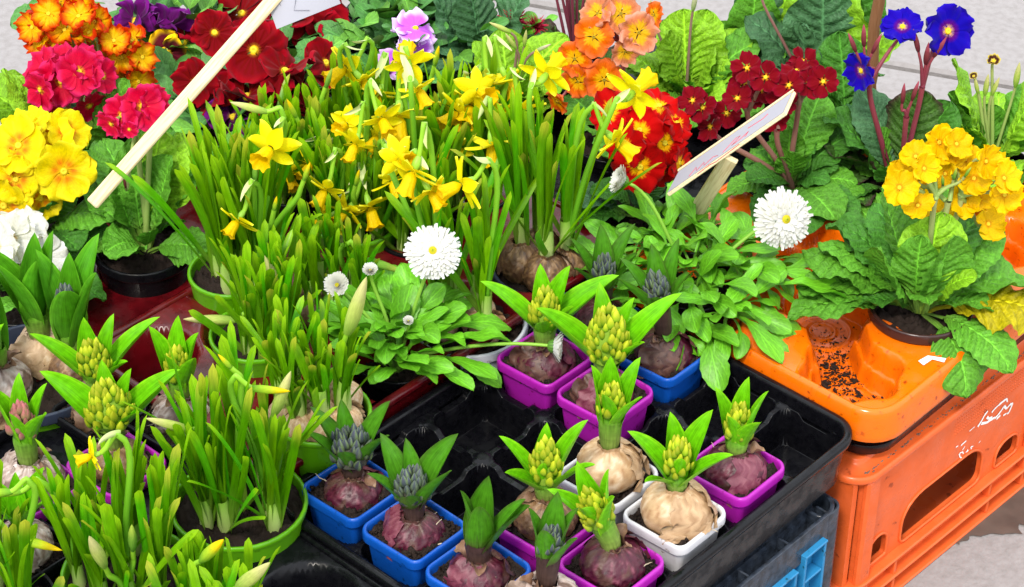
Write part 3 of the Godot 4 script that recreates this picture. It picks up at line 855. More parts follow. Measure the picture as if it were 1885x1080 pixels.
func round_pot(t: Node3D, r: float, high: float, key: String, sd: int, lip := true) -> void:
	# the rim stands at y = 0 of the thing's pot
	var prof := [[-0.22 * r, -high], [-0.20 * r, -high - 0.0008], [-0.09 * r, -high * 0.45], [-0.035 * r, -0.014], [-0.03 * r, -0.0125], [0.0, -0.012], [0.0005, -0.010], [0.0005, -0.002], [-0.0005, -0.0004], [-0.002, 0.0], [-0.0034, -0.0008], [-0.0042, -0.004], [-0.09 * r, -0.030]]
	if not lip: prof = [[-0.22 * r, -high], [-0.20 * r, -high - 0.0008], [-0.09 * r, -high * 0.45], [-0.012 * r, -0.008], [0.0008, -0.0055], [0.0014, -0.003], [0.0008, -0.0005], [-0.0008, 0.0], [-0.0026, -0.0008], [-0.0030, -0.004], [-0.09 * r, -0.030]]
	part("pot", Shape.new().ring(r, r, r, prof, 9).mesh(mats[key + "_plastic"]), t)
	part("soil", meshes.soil_round[sd % 2], t, Transform3D(Basis(Vector3.UP, sd * 1.1).scaled_local(Vector3(r * 0.93, r, r * 0.93)), Vector3(0, -0.013, 0)))


# ---------------------------------------------------------------- plants

const FAN := [[192, 50, 1.0], [268, 12, 0.95], [336, 34, 1.1], [100, 14, 0.66], [150, 70, 0.72], [36, 54, 0.95]]
const FAN_WIDE := [[185, 58, 1.15], [262, 20, 1.0], [318, 30, 0.95], [350, 62, 1.3], [95, 52, 0.6], [30, 50, 0.7]]
const FAN_TIGHT := [[200, 22, 1.0], [275, 8, 1.05], [340, 20, 1.0], [110, 14, 0.85], [40, 34, 0.9]]
const FAN_STAR := [[205, 40, 1.1], [255, 24, 1.05], [320, 36, 1.2], [25, 44, 1.1], [90, 46, 0.85], [150, 46, 1.0]]
const FAN_SHUT := [[180, 6, 1.0], [290, 5, 1.05], [80, 4, 1.0], [10, 30, 0.95], [0, 44, 0.9]]


# at: middle of the pot's rim
func hyacinth(at: Vector3, pot: String, bulb: String, style: String, head: String, label: String, fan: Array, o := {}) -> Node3D:
	var sd: int = o.get("seed", 1)
	rng.seed = 900 + sd
	var t := thing("potted_hyacinth", label, "hyacinth", at - Vector3(0, 0.061, 0), 0.0, "hyacinths in small pots")
	var rim := Vector3(0, 0.061, 0)
	if pot:
		part("pot", meshes["pot_" + pot], t, Transform3D(Basis(Vector3.UP, TURN), rim))
		part("soil", meshes.soil_square[sd % 3], t, Transform3D(Basis(Vector3.UP, TURN + PI / 2.0 * sd), rim + Vector3(0, -0.007, 0)))
		part("soil_crumbs", meshes.crumbs[sd % 2], t, Transform3D(Basis(Vector3.UP, TURN + PI / 2.0 * sd), rim + Vector3(0, -0.008, 0))).set_meta("kind", "stuff")
		for k in 3:
			part("root", meshes.roots[(sd + k) % 4], t, Transform3D(Basis(Vector3.UP, rnd(0, TAU)), rim + Vector3(rnd(-0.024, 0.024), -0.003, rnd(-0.024, 0.024))))
	shoot(t, rim + o.get("off", Vector3.ZERO), bulb, style, head, fan, o)
	return t


func shoot(t: Node3D, rim: Vector3, bulb: String, style: String, head: String, fan: Array, o := {}) -> void:
	var sd: int = o.get("seed", 1)
	var br: float = o.get("bulb", 0.027)
	var by: float = o.get("bulb_y", 0.008) - 0.006
	var big: float = o.get("size", 1.0)
	var lean := Basis(Vector3(0, 0, 1), deg_to_rad(-o.get("lean", 0.0))) * Basis(Vector3(1, 0, 0), deg_to_rad(o.get("nod", 0.0)))
	var crown := rim + Vector3(0, by + br * 0.86, 0)
	if bulb:
		part("bulb", meshes["bulb_" + bulb][sd % 2], t, Transform3D(Basis(Vector3.UP, sd * 2.1) .scaled_local(Vector3(br * 1.06, br, br * 1.06)), rim + Vector3(0, by, 0)))
		var squash := Vector3(br * rnd(0.98, 1.12), br * rnd(0.9, 1.02), br * rnd(0.98, 1.12))
		for k in 2:
			part("bulb_skin", meshes["peel_" + bulb][(sd + k) % 3], t, Transform3D(Basis(Vector3.UP, rnd(0, TAU)).scaled_local(squash), rim + Vector3(0, by, 0)))
		for k in (3 if bulb != "tan" else 1):
			var a := rnd(0, TAU)
			part("bulb_skin", meshes.flap[(sd + k) % 3], t, pose(rim + Vector3(cos(a) * br * 0.38, by + br * 0.70, sin(a) * br * 0.38), rad_to_deg(a), rnd(-5, 60), 0, rnd(0.25, 0.6) * br / 0.027 * (1.0 if bulb != "tan" else 0.5)))
	var neck: float = o.get("neck", 0.018)
	var top := crown + lean * Vector3(0, neck, 0)
	var cols := [Color(0.28, 0.36, 0.08), Color(0.13, 0.38, 0.02)] if style != "dark" else [Color(0.09, 0.05, 0.04), Color(0.055, 0.03, 0.03)]
	part("neck", Shape.new().tube([crown - Vector3(0, 0.006, 0), crown + lean * Vector3(0, neck * 0.4, 0), top, top + lean * Vector3(0, 0.006, 0)], [0.0085 * big, 0.0105 * big, 0.0115 * big, 0.010 * big], 12, cols).mesh(mats.hyacinth_leaf), t)
	var list: Array = meshes["hyacinth_" + style]
	var spin: float = o.get("spin", rnd(-12, 12))
	for k in fan.size():
		var f: Array = fan[k]
		var az := deg_to_rad(f[0] + spin)
		var tr := pose(Vector3(cos(az), 0, sin(az)) * 0.0075 * big, f[0] + spin + rnd(-6, 6), f[1] * 0.66 + rnd(-4, 4), rnd(-15, 15), f[2] * 1.0 * big * rnd(0.94, 1.06))
		part("leaf", list[(sd + k * 3) % list.size()], t, Transform3D(lean, top - lean * Vector3(0, 0.006, 0)) * tr)
	if head:
		var hh: float = o.get("head", 0.042) * big * 0.86
		var hr: float = o.get("head_r", 0.0125) * big * 1.12
		var count := int(20.0 + hh * hr * 52000.0)
		var at := Transform3D(lean, top + lean * Vector3(0, 0.006 + o.get("lift", 0.0), 0))
		var spike := part("flower_spike", Shape.new().tube([Vector3.ZERO, Vector3(0, hh * 0.5, 0), Vector3(0, hh, 0)], [hr * 0.80, hr * 0.72, hr * 0.25], 10, Color(0.2, 0.34, 0.03) if head == "yellow" else Color(0.06, 0.06, 0.05)).mesh(mats.floret), t, at)
		var fl: Array = meshes["floret_" + head]
		for k in count:
			var q := (k + 0.5) / count
			var a := k * 2.39996 + sd + rnd(-0.25, 0.25)
			var out := Vector3(cos(a), 0, sin(a))
			var prof := lerpf(1.0, 0.28, pow(q, 1.6))
			var dir := (out * lerpf(0.42, 0.08, q) + Vector3(0, 1.0, 0)).normalized()
			part("floret", fl[k % fl.size()], spike, along(out * hr * 0.80 * prof + Vector3(0, hh * q * 0.9, 0), dir, rnd(0, 90), (0.0082 + hr * 0.13) * (1.4 if head != "yellow" else 1.36) * rnd(0.75, 1.2)))


# heads: [where, kind, direction, size]
func daffodil(at: Vector3, r: float, high: float, pot: String, tufts: Array, tall: Vector2, leaves: int, heads: Array, label: String, sd: int, o := {}) -> void:
	rng.seed = 300 + sd
	var t := thing("potted_daffodil", label, "daffodils", at - Vector3(0, high, 0), 0.0, "pots of small daffodils")
	var rim := Vector3(0, high, 0)
	var holder := Node3D.new()
	if pot:
		var inner := Node3D.new()
		round_pot(inner, r, high, pot, sd, o.get("lip", false))
		for c in inner.get_children():
			inner.remove_child(c)
			c.transform.origin += rim
			t.add_child(c, true)
		inner.free()
	holder.free()
	for k in tufts.size():
		var off: Vector3 = rim + Vector3(tufts[k][0] * r, -0.012, tufts[k][1] * r)
		var bulb: String = o.get("bulb", "")
		if bulb:
			var br: float = o.get("bulb_r", 0.02) * rnd(0.9, 1.15)
			off.y += br * 0.7
			part("bulb", meshes["bulb_" + bulb][(sd + k) % 2], t, Transform3D(Basis(Vector3.UP, rnd(0, TAU)) * Basis(Vector3(1, 0, 0), rnd(-0.15, 0.15)).scaled_local(Vector3(br, br * 1.15, br)), off))
			part("bulb_skin", meshes["peel_" + bulb][(sd + k) % 3], t, Transform3D(Basis(Vector3.UP, rnd(0, TAU)).scaled_local(Vector3(br, br * 1.15, br)), off))
			off.y += br * 0.95
		var out := Vector2(tufts[k][0], tufts[k][1])
		for q in 1:
			var sa := rnd(0, TAU)
			part("sheath", meshes.sheath[q % 2], t, pose(off + Vector3(cos(sa), 0, sin(sa)) * 0.003 * q - Vector3(0, 0.006, 0), rnd(0, 360), rnd(0, 6), 0, rnd(0.8, 1.25)))
		for q in leaves + 3:
			var a := rnd(0, 360)
			var tilt := absf(rng.randfn(0.0, 6.0)) + 1.0
			if rng.randf() < 0.12: tilt += rnd(8, 30)
			var l := rnd(tall.x, tall.y) * 1.08
			if rng.randf() < 0.22: l *= rnd(0.5, 0.75)
			var tr := pose(off + Vector3(rnd(-0.006, 0.006), -0.003, rnd(-0.006, 0.006)), a, tilt, rnd(-60, 60), 1.0)
			tr = Transform3D(Basis(Vector3(out.y, 0, -out.x).normalized() if out.length() > 0.1 else Vector3.RIGHT, deg_to_rad(rnd(2.0, 9.0) * out.length())), off) * Transform3D(Basis(), -off) * tr
			var lw := rnd(0.85, 1.2)
			tr.basis = tr.basis * Basis.from_scale(Vector3(lw, l / 0.15, l / 0.15))
			part("leaf", meshes.strap[rng.randi() % 16], t, tr)
	for h in heads:
		var p: Vector3 = h[0] - t.position
		var d: Vector3 = (h[2] as Vector3).normalized()
		var size: float = h[3] * (0.92 if h[1] == "flower" else 1.0)
		var kind: String = h[1]
		# the stem rises from the nearest tuft and hooks over into the flower's back
		var foot := rim
		var best := 9.0
		for k in tufts:
			var q := rim + Vector3(k[0] * r, -0.004, k[1] * r)
			if Vector2(q.x - p.x, q.z - p.z).length() < best:
				best = Vector2(q.x - p.x, q.z - p.z).length()
				foot = q
		var back := p - d * size * (0.5 if kind == "flower" else 0.0)
		var rise := p.y - foot.y
		var hook := clampf(1.0 - d.y, 0.0, 1.6)
		var knee := back - d * 0.016 + Vector3(0, 0.012 * hook, 0)
		var curve := bezier(foot, foot + Vector3((p.x - foot.x) * 0.1, rise * 0.55, (p.z - foot.z) * 0.1), knee - Vector3(d.x, 0, d.z) * 0.02 * hook - Vector3(0, rise * 0.12, 0), knee, 9)
		curve.append_array(bezier(knee, knee + Vector3(0, 0.008 * hook, 0), back - d * 0.008 + Vector3(0, 0.003 * hook, 0), back, 5).slice(1))
		part("flower_stem", Shape.new().tube(curve, [0.0034, 0.0034, 0.0033, 0.0032, 0.0031, 0.003, 0.003, 0.0029, 0.0028, 0.0027, 0.0026, 0.0026, 0.0025, 0.0024, 0.0024], 8, [Color(0.09, 0.32, 0.012), Color(0.26, 0.50, 0.03)]).mesh(mats.stem), t)
		if kind == "flower":
			part("spathe", meshes.spathe[rng.randi() % 3], t, along(knee - d * 0.003, (d + Vector3(rnd(-0.4, 0.4), rnd(0.0, 0.6), rnd(-0.3, 0.3))), rnd(0, 360), rnd(0.7, 1.1)))
			var fl := part("flower", meshes.ovary, t, facing(p, d, rnd(0, 60), size))
			part("trumpet", meshes.corona[rng.randi() % 3], fl, Transform3D(Basis.from_scale(Vector3.ONE * rnd(0.9, 1.08)), Vector3(0, 0, 0.02)))
			for k in 6:
				part("petal", meshes.tepal[rng.randi() % 4], fl, Transform3D(Basis(Vector3.BACK, k * PI / 3.0 + rnd(-0.14, 0.14)) * Basis(Vector3.RIGHT, rnd(-0.35, 0.2)).scaled_local(Vector3(1, rnd(1.0, 1.2), 1)), Vector3(0, 0, 0.03 + 0.025 * (k % 2))))
		else:
			part("bud", meshes[kind], t, along(back - d * 0.002, d, rnd(0, 90), size))


# leaves: [azimuth, tilt, size, style]; flowers: [where, style, radius, direction]
func primrose(at: Vector3, r: float, high: float, pot: String, styles: Array, count: int, size: float, flowers: Array, label: String, sd: int, o := {}) -> void:
	rng.seed = 600 + sd
	var t := thing("potted_" + o.get("called", "primrose"), label, o.get("called", "primrose"), at - Vector3(0, high, 0), 0.0, o.get("group", "potted primroses"))
	var rim := Vector3(0, high, 0)
	if pot:
		var inner := Node3D.new()
		round_pot(inner, r, high, pot, sd, o.get("lip", true))
		for c in inner.get_children():
			inner.remove_child(c)
			c.transform.origin += rim
			t.add_child(c, true)
		inner.free()
	var crown := rim + Vector3(0, -0.008, 0)
	var shift: float = rnd(0, 360)
	var low: float = o.get("low", 62.0)
	var steep: float = o.get("steep", 16.0)
	for k in count:
		var q := (k + 0.5) / count
		var st: String = styles[rng.randi() % styles.size()]
		var list: Array = meshes[st]
		var az := shift + k * 137.5 + rnd(-14, 14)
		var a := deg_to_rad(az)
		part("leaf", list[rng.randi() % 6 if q > 0.35 or list.size() < 9 else 6 + rng.randi() % 3], t, pose(crown + Vector3(cos(a), 0, sin(a)) * 0.004 + Vector3(0, 0.006 * (1.0 - q), 0), az, lerpf(steep, low, q) + rnd(-9, 9), rnd(-25, 25), size * rnd(0.75, 1.15) * lerpf(0.75, 1.0, q)))
	for l in o.get("leaves", []):
		var list: Array = meshes[l[3]]
		var a := deg_to_rad(l[0])
		part("leaf", list[(l[4] if l.size() > 4 else rng.randi()) % list.size()], t, pose(crown + Vector3(cos(a), 0, sin(a)) * 0.006, l[0], l[1], l[5] if l.size() > 5 else rnd(-12, 12), l[2]))
	var stalk: Array = o.get("stalk", [Color(0.24, 0.36, 0.08), Color(0.3, 0.34, 0.12)])
	var hubs := []
	for h in o.get("hubs", []):
		var top: Vector3 = h - t.position
		hubs.append(top)
		var foot := crown + Vector3(rnd(-0.006, 0.006), 0, rnd(-0.006, 0.006))
		part("flower_stalk", Shape.new().tube(bezier(foot, foot.lerp(top, 0.4) + Vector3(0, 0.015, 0), top - Vector3(0, 0.03, 0), top, 10), [0.0036, 0.0035, 0.0034, 0.0033, 0.0032, 0.0031, 0.003, 0.003, 0.003, 0.003, 0.0036], 8, stalk).mesh(mats.stem), t)
	for f in flowers:
		var p: Vector3 = f[0] - t.position
		var d: Vector3 = (f[3] as Vector3).normalized()
		var from := crown
		var near := 9.0
		for h in hubs:
			if h.distance_to(p) < near:
				near = h.distance_to(p)
				from = h
		blossom(t, p, d, f[1], f[2], from, stalk, o.get("calyx", "calyx"), o.get("dark_eye", false))
	for b in o.get("buds", []):
		var p: Vector3 = b[0] - t.position
		var d: Vector3 = (b[2] as Vector3).normalized()
		var foot := crown + Vector3(rnd(-0.005, 0.005), 0, rnd(-0.005, 0.005))
		for h in hubs:
			if h.distance_to(p) < 0.06: foot = h
		part("flower_stem", Shape.new().tube(bezier(foot, foot.lerp(p, 0.5) + Vector3(0, 0.01, 0), p - d * 0.02, p, 8), [0.0022, 0.0021, 0.002, 0.0019, 0.0018, 0.0017, 0.0016, 0.0016, 0.0015], 7, stalk).mesh(mats.stem), t)
		part("bud", meshes[b[1]], t, along(p, d, rnd(0, 90), b[3]))


func blossom(t: Node3D, p: Vector3, d: Vector3, style: String, radius: float, crown: Vector3, stalk: Array, calyx: String, dark_eye: bool) -> void:
	var foot := crown + Vector3(rnd(-0.003, 0.003), 0, rnd(-0.003, 0.003))
	var back := p - d * radius * 0.6
	var mid := foot.lerp(back, 0.55) + Vector3(0, minf(0.012, foot.distance_to(back) * 0.2), 0)
	part("flower_stem", Shape.new().tube(bezier(foot, mid, back - d * 0.008, back, 9), [0.0026, 0.0025, 0.0024, 0.0022, 0.002, 0.002, 0.0018, 0.0018, 0.0017, 0.0017], 7, stalk).mesh(mats.stem), t)
	var fl := part("flower", meshes.dark_eye if dark_eye else meshes.eye, t, facing(p, d, rnd(0, 72), radius))
	part("calyx", meshes[calyx], fl)
	var n: int = meshes["count_" + style]
	var list: Array = meshes["petal_" + style]
	for k in n:
		part("petal", list[rng.randi() % list.size()], fl, Transform3D(Basis(Vector3.BACK, TAU * k / n + rnd(-0.1, 0.1)) * Basis(Vector3.RIGHT, rnd(-0.16, 0.14)) * Basis.from_scale(Vector3(rnd(0.95, 1.08), rnd(0.92, 1.05), 1.0)), Vector3(0, 0, 0.02 * (k % 2) + 0.01 * k / n)))


func pansy(at: Vector3, count: int, spread_r: float, size: float, flowers: Array, label: String, sd: int, o := {}) -> void:
	rng.seed = 1200 + sd
	var high := 0.06
	var t := thing("potted_pansy", label, "pansy", at - Vector3(0, high, 0), 0.0, "potted pansies")
	var rim := Vector3(0, high, 0)
	var inner := Node3D.new()
	round_pot(inner, 0.045, high, "black", sd, true)
	for c in inner.get_children():
		inner.remove_child(c)
		c.transform.origin += rim
		t.add_child(c, true)
	inner.free()
	var crown := rim + Vector3(0, -0.008, 0)
	for k in count:
		# leafy shoots spreading into a low dome
		var a := k * 2.39996 + rnd(-0.4, 0.4)
		var q := sqrt((k + 0.5) / count)
		var p := crown + Vector3(cos(a) * q * spread_r, (0.055 + rnd(-0.02, 0.012)) * (1.0 - 0.5 * q * q), sin(a) * q * spread_r)
		var list: Array = meshes["pansy_pale"] if rng.randf() < o.get("pale", 0.3) else meshes["pansy"]
		part("leaf", list[rng.randi() % list.size()], t, pose(p - Vector3(0, 0.012, 0), rad_to_deg(a) + rnd(-60, 60), rnd(20, 75), rnd(-30, 30), size * rnd(0.8, 1.35)))
		if k % 8 == 0:
			part("stem", Shape.new().tube(bezier(crown, crown.lerp(p, 0.4) + Vector3(0, 0.02, 0), p - Vector3(0, 0.02, 0), p, 6), [0.0016, 0.0014, 0.0012], 5, [Color(0.16, 0.32, 0.06), Color(0.2, 0.42, 0.08)]).mesh(mats.stem), t)
	for f in flowers:
		var p: Vector3 = f[0] - t.position
		var d: Vector3 = (f[3] as Vector3).normalized()
		var fr: float = f[2] * 1.18
		part("flower_stem", Shape.new().tube(bezier(crown, crown.lerp(p, 0.6) + Vector3(0, 0.02, 0), p - d * 0.02 + Vector3(0, 0.015, 0), p, 8), [0.0018, 0.0017, 0.0016, 0.0015], 6, [Color(0.16, 0.32, 0.06), Color(0.2, 0.42, 0.08)]).mesh(mats.stem), t)
		var fl := part("flower", meshes.eye, t, facing(p, d, rnd(-15, 15), fr))
		var list: Array = meshes["pansy_" + f[1]]
		var floppy: float = f[4] if f.size() > 4 else 0.15
		# two upper petals behind, two side petals, one broad lip in front
		for k in [[0.5, 0, -0.05], [-0.5, 1, -0.02], [1.65, 3, 0.02], [-1.65, 1, 0.04], [PI, 2, 0.07]]:
			part("petal", list[k[1]], fl, Transform3D(Basis(Vector3.BACK, k[0] + rnd(-0.15, 0.15)) * Basis(Vector3.RIGHT, rnd(-floppy, floppy) * 2.0), Vector3(0, 0, k[2])))


func daisy(at: Vector3, r: float, count: int, size: float, flowers: Array, label: String, sd: int, o := {}) -> void:
	rng.seed = 1500 + sd
	var high := 0.06
	var t := thing("potted_daisy", label, "daisy", at - Vector3(0, high, 0), 0.0, "potted daisies")
	var rim := Vector3(0, high, 0)
	var inner := Node3D.new()
	round_pot(inner, r, high, "black", sd, true)
	for c in inner.get_children():
		inner.remove_child(c)
		c.transform.origin += rim
		t.add_child(c, true)
	inner.free()
	var crown := rim + Vector3(0, -0.008, 0)
	var spread_r: float = o.get("spread", 0.03)
	# several small rosettes side by side, each leaning outwards
	var heads: int = o.get("rosettes", 5)
	for h in heads:
		var ha := h * 2.39996 + 0.7
		var hq := sqrt(float(h) / heads)
		var mid := crown + Vector3(cos(ha) * hq * spread_r, o.get("dome", 0.03) * (1.0 - hq * hq), sin(ha) * hq * spread_r)
		for k in count / heads:
			var a := k * 2.39996 + rnd(-0.3, 0.3)
			var q := sqrt((k + 0.5) * heads / count)
			var tip := Vector3(cos(ha), 0, sin(ha)) * hq * 0.55 + Vector3(cos(a), 0, sin(a)) * q
			var tilt: float = lerpf(10, o.get("low", 66.0), clampf(tip.length(), 0.0, 1.2))
			part("leaf", meshes.daisy[rng.randi() % 8], t, pose(mid + Vector3(cos(a), 0, sin(a)) * 0.004, rad_to_deg(atan2(tip.z, tip.x)) + rnd(-20, 20), tilt + rnd(-12, 12), rnd(-35, 35), size * rnd(0.7, 1.15)))
	for l in o.get("leaves", []):
		var a := deg_to_rad(l[0])
		part("leaf", meshes.daisy[l[3]], t, pose(crown + Vector3(cos(a), 0, sin(a)) * spread_r * 0.7 + Vector3(0, 0.01, 0), l[0], l[1], 0, l[2]))
	for f in flowers:
		var p: Vector3 = f[0] - t.position
		var d: Vector3 = (f[3] as Vector3).normalized()
		var fr: float = f[2]
		var back := p - d * fr * 0.1
		part("flower_stem", Shape.new().tube(bezier(crown, crown.lerp(p, 0.5) + Vector3(0, 0.015, 0), back - d * 0.03, back, 10), [0.0022, 0.0022, 0.0021, 0.002, 0.002, 0.0019, 0.0019, 0.0018, 0.0018, 0.0018, 0.0018], 7, [Color(0.2, 0.42, 0.05), Color(0.24, 0.48, 0.05)]).mesh(mats.stem), t)
		var fl := part("flower", meshes.daisy_cup, t, facing(p, d, rnd(0, 90), fr))
		part("ray_petals", meshes["rays_" + f[1]], fl).set_meta("kind", "stuff")
		if f[1] != "red": part("disc", meshes.disc, fl)


# ---------------------------------------------------------------- trays and crates

func round_box(x: float, z: float, hx: float, hz: float, r: float) -> float:
	var q := Vector2(maxf(absf(x) - hx + r, 0.0), maxf(absf(z) - hz + r, 0.0))
	return q.length() + minf(maxf(absf(x) - hx + r, absf(z) - hz + r), 0.0) - r


# a moulded sheet between a0..a1 and b0..b1 whose height is high(a, b), with a rim swept round it
func moulded(called: String, label: String, key: String, a0: float, a1: float, b0: float, b1: float, base: float, high: Callable, rim: Array, corner: float, step: float) -> Node3D:
	var am := (a0 + a1) / 2.0
	var bm := (b0 + b1) / 2.0
	var t := thing(called, label, "plant tray", ab(am, bm, base), TURN, "plant trays")
	var f := func(u: float, v: float) -> Vector3:
		var a := lerpf(a0, a1, u)
		var b := lerpf(b0, b1, v)
		# draw the corners in to the rounded outline
		var d := round_box(a - am, b - bm, (a1 - a0) / 2.0, (b1 - b0) / 2.0, corner)
		var y: float = high.call(a, b)
		if d > 0.0:
			var k := Vector2(a - am, b - bm)
			var inner := Vector2((a1 - a0) / 2.0 - corner, (b1 - b0) / 2.0 - corner)
			var q := (k.abs() - inner)
			q = q.normalized() * corner
			a = am + signf(k.x) * (inner.x + q.x)
			b = bm + signf(k.y) * (inner.y + q.y)
		return Vector3(a - am, y - base, -(b - bm))
	part("deck", Shape.new().grid(int((a1 - a0) / step), int((b1 - b0) / step), f).mesh(mats[key + "_plastic"]), t)
	var prof := []
	for p in rim: prof.append([p[0], p[1] - base])
	part("rim", Shape.new().ring((a1 - a0) / 2.0, (b1 - b0) / 2.0, corner, prof, 8).mesh(mats[key + "_plastic"]), t)
	return t


# round holes and channels pressed into a flat deck: list of [a, b, radius] or [a, b, a2, b2, radius]
func pressed(top: float, bottom: float, holes: Array, slope: float, rings := false) -> Callable:
	return func(a: float, b: float) -> float:
		var d := 1.0
		var p := Vector2(a, b)
		var near := 1.0
		for h in holes:
			var q := 1.0
			if h.size() == 3:
				var w := Vector2(a - h[0], b - h[1])
				q = w.length() - h[2] - (0.0035 * cos(w.angle() * 6.0 + 0.6) if rings else 0.0)
			else: q = p.distance_to(Geometry2D.get_closest_point_to_segment(p, Vector2(h[0], h[1]), Vector2(h[2], h[3]))) - h[4]
			d = minf(d, q)
			if h.size() == 3: near = minf(near, p.distance_to(Vector2(h[0], h[1])) / h[2])
		var t := clampf(-d / slope, 0.0, 1.0)
		var y := lerpf(top, bottom, t)
		if rings: y = lerpf(top, bottom, 0.55 * smoothstep(0.0, 0.34, t) + 0.45 * smoothstep(0.62, 1.0, t))
		if t <= 0.0: y -= 0.0018 * smoothstep(0.004, 0.0, d)
		if t < 0.16 and t > 0.0: y -= 0.0018
		if rings and t >= 1.0 and near < 1.0: y += 0.003 * smoothstep(0.05, 0.0, absf(near - 0.55)) + 0.003 * smoothstep(0.06, 0.0, absf(near - 0.25))
		return y


const RIM := [[0.0, -0.030], [0.0015, -0.016], [0.003, -0.0125], [0.005, -0.012], [0.009, -0.012], [0.011, -0.0135], [0.0115, -0.017], [0.0105, -0.021], [0.0065, -0.0225], [0.005, -0.030], [0.001, -0.073], [-0.002, -0.0745], [-0.02, -0.075]]


func raised(r: Array, dy: float, foot: float) -> Array:
	var out := []
	for k in r.size():
		out.append([r[k][0], r[k][1] + dy if k < r.size() - 3 else foot + (k - r.size() + 3) * -0.0007])
	return out


func make_trays() -> void:
	var cell := func(a: float, b: float) -> float:
		var i := clampf(roundf(a / 0.0825), 0, 3)
		var j := clampf(roundf(b / 0.09), 0, 4)
		var da := a - i * 0.0825
		var db := b - j * 0.09
		var d := round_box(da, db, 0.0375, 0.0402, 0.012)
		var side := minf(absf(da), absf(db)) / 0.03      # 0 in the middle of a wall, 1 at a crossing
		var top := -0.034 + 0.007 * smoothstep(0.45, 0.75, side)
		var node := Vector2(absf(absf(da) - 0.041), absf(absf(db) - 0.045)).length()
		top += 0.002 * smoothstep(0.010, 0.005, node)
		var t := clampf(-d / 0.0032, 0.0, 1.0)
		return lerpf(top, -0.069, t) - 0.001 * smoothstep(0.0, 0.5, t)
	moulded("plant_tray", "black tray of square cells holding the blue, magenta and white hyacinth pots", "black", -0.047, 0.288, -0.050, 0.402, -0.075, cell, RIM, 0.022, 0.0017)
	# orange tray with one empty hole in front
	var holes := [[0.240, 0.468, 0.051], [0.232, 0.606, 0.049], [0.148, 0.548, 0.055], [0.06, 0.446, 0.05], [0.082, 0.61, 0.046], [-0.012, 0.69, 0.046], [0.155, 0.68, 0.046], [0.232, 0.76, 0.046], [0.082, 0.762, 0.046],
		[0.240, 0.468, 0.148, 0.548, 0.031], [0.155, 0.538, 0.06, 0.52, 0.012]]
	var rim := raised([[0.0, -0.001], [0.001, 0.0005], [0.003, 0.0008], [0.0055, 0.0], [0.0075, -0.003], [0.009, -0.010], [0.0105, -0.030], [0.0110, -0.036], [0.009, -0.037], [0.004, -0.037], [-0.02, -0.037]], 0.0, -0.037)
	var orange := moulded("plant_tray", "bright orange tray with a dirty empty round hole beside the crate rim", "orange", -0.055, 0.304, 0.424, 0.87, -0.066, pressed(-0.001, -0.049, holes, 0.013, true), rim, 0.03, 0.0025)
	part("base_tray", Shape.new().ring(0.172, 0.215, 0.03, [[0.0, 0.0], [0.006, 0.0005], [0.008, 0.012], [0.0075, 0.0135], [0.0, 0.0135]], 8).mesh(mats.black_plastic), orange, Transform3D(Basis(), Vector3(0, 0.0, 0)))
	var am := (-0.055 + 0.304) / 2.0
	var bm := (0.424 + 0.87) / 2.0
	var stick := Shape.new()
	var sq := func(x0: float, z0: float, x1: float, z1: float, x2: float, z2: float, x3: float, z3: float) -> void:
		stick.quad(Vector3(x0, 0, z0), Vector3(x1, 0, z1), Vector3(x2, 0, z2), Vector3(x3, 0, z3), Vector3.UP)
	# a torn white label: two strips in an angle
	sq.call(-0.004, 0.012, 0.004, 0.014, 0.005, 0.0, -0.002, -0.002)
	sq.call(-0.002, -0.002, 0.005, 0.0, 0.0165, -0.004, 0.0145, -0.011)
	part("sticker", stick.mesh(mats.white_print), orange, Transform3D(Basis(), Vector3(0.287 - am, 0.0662, -(0.535 - bm))))
	# spilt soil in the empty hole
	var t := thing("spilled_soil", "dark crumbs of soil spilled in the orange tray's empty hole", "soil", ab(0.200, 0.500, -0.0485), TURN)
	rng.seed = 41
	var sh := Shape.new()
	for k in 1300:
		var p := Vector3(rng.randfn(0.0, 0.016), 0.0, rng.randfn(0.0, 0.034)).rotated(Vector3.UP, 0.80) + Vector3(0.004, 0, -0.002)
		if k % 3 == 0: p = Vector3(0.040, 0, 0.032) + Vector3(rng.randfn(0.0, 0.018), 0, rng.randfn(0.0, 0.018))
		var s := rnd(0.0004, 0.0013) * (1.0 if k % 11 else 2.6)
		p.y = s * 0.3
		var spin := rnd(0, TAU)
		var tall := rnd(0.35, 0.8)
		sh.grid(5, 3, func(u: float, v: float) -> Vector3:
			return p + Vector3(cos(u * TAU + spin) * sin(v * PI) * (1.0 if k % 7 else 2.4), cos(v * PI) * tall, sin(u * TAU) * sin(v * PI)).rotated(Vector3.UP, spin) * s, null, true)
	part("crumbs", sh.mesh(mats.soil), t).set_meta("kind", "stuff")
	t.set_meta("kind", "stuff")
	# dark red trays
	var m1 := pressed(0.006, -0.062, [[-0.335, 0.135, 0.047], [-0.246, 0.09, 0.047], [-0.115, 0.06, 0.049], [-0.105, 0.255, 0.058], [-0.090, 0.145, 0.048], [-0.115, 0.375, 0.052], [-0.253, 0.342, 0.05], [-0.30, 0.29, 0.048], [-0.288, -0.002, 0.043], [-0.2, 0.2, 0.045]], 0.012)
	moulded("plant_tray", "dark red tray with wet raised ridge under the green daffodil pots", "maroon", -0.338, -0.069, -0.040, 0.47, -0.06, m1, raised(RIM, 0.0185, -0.06), 0.015, 0.0035)
	var m2 := pressed(-0.022, -0.062, [[-0.446, 0.113, 0.05], [-0.555, 0.047, 0.05], [-0.491, -0.017, 0.048], [-0.626, 0.17, 0.05], [-0.424, 0.313, 0.048], [-0.404, 0.423, 0.048], [-0.56, 0.33, 0.05]], 0.012)
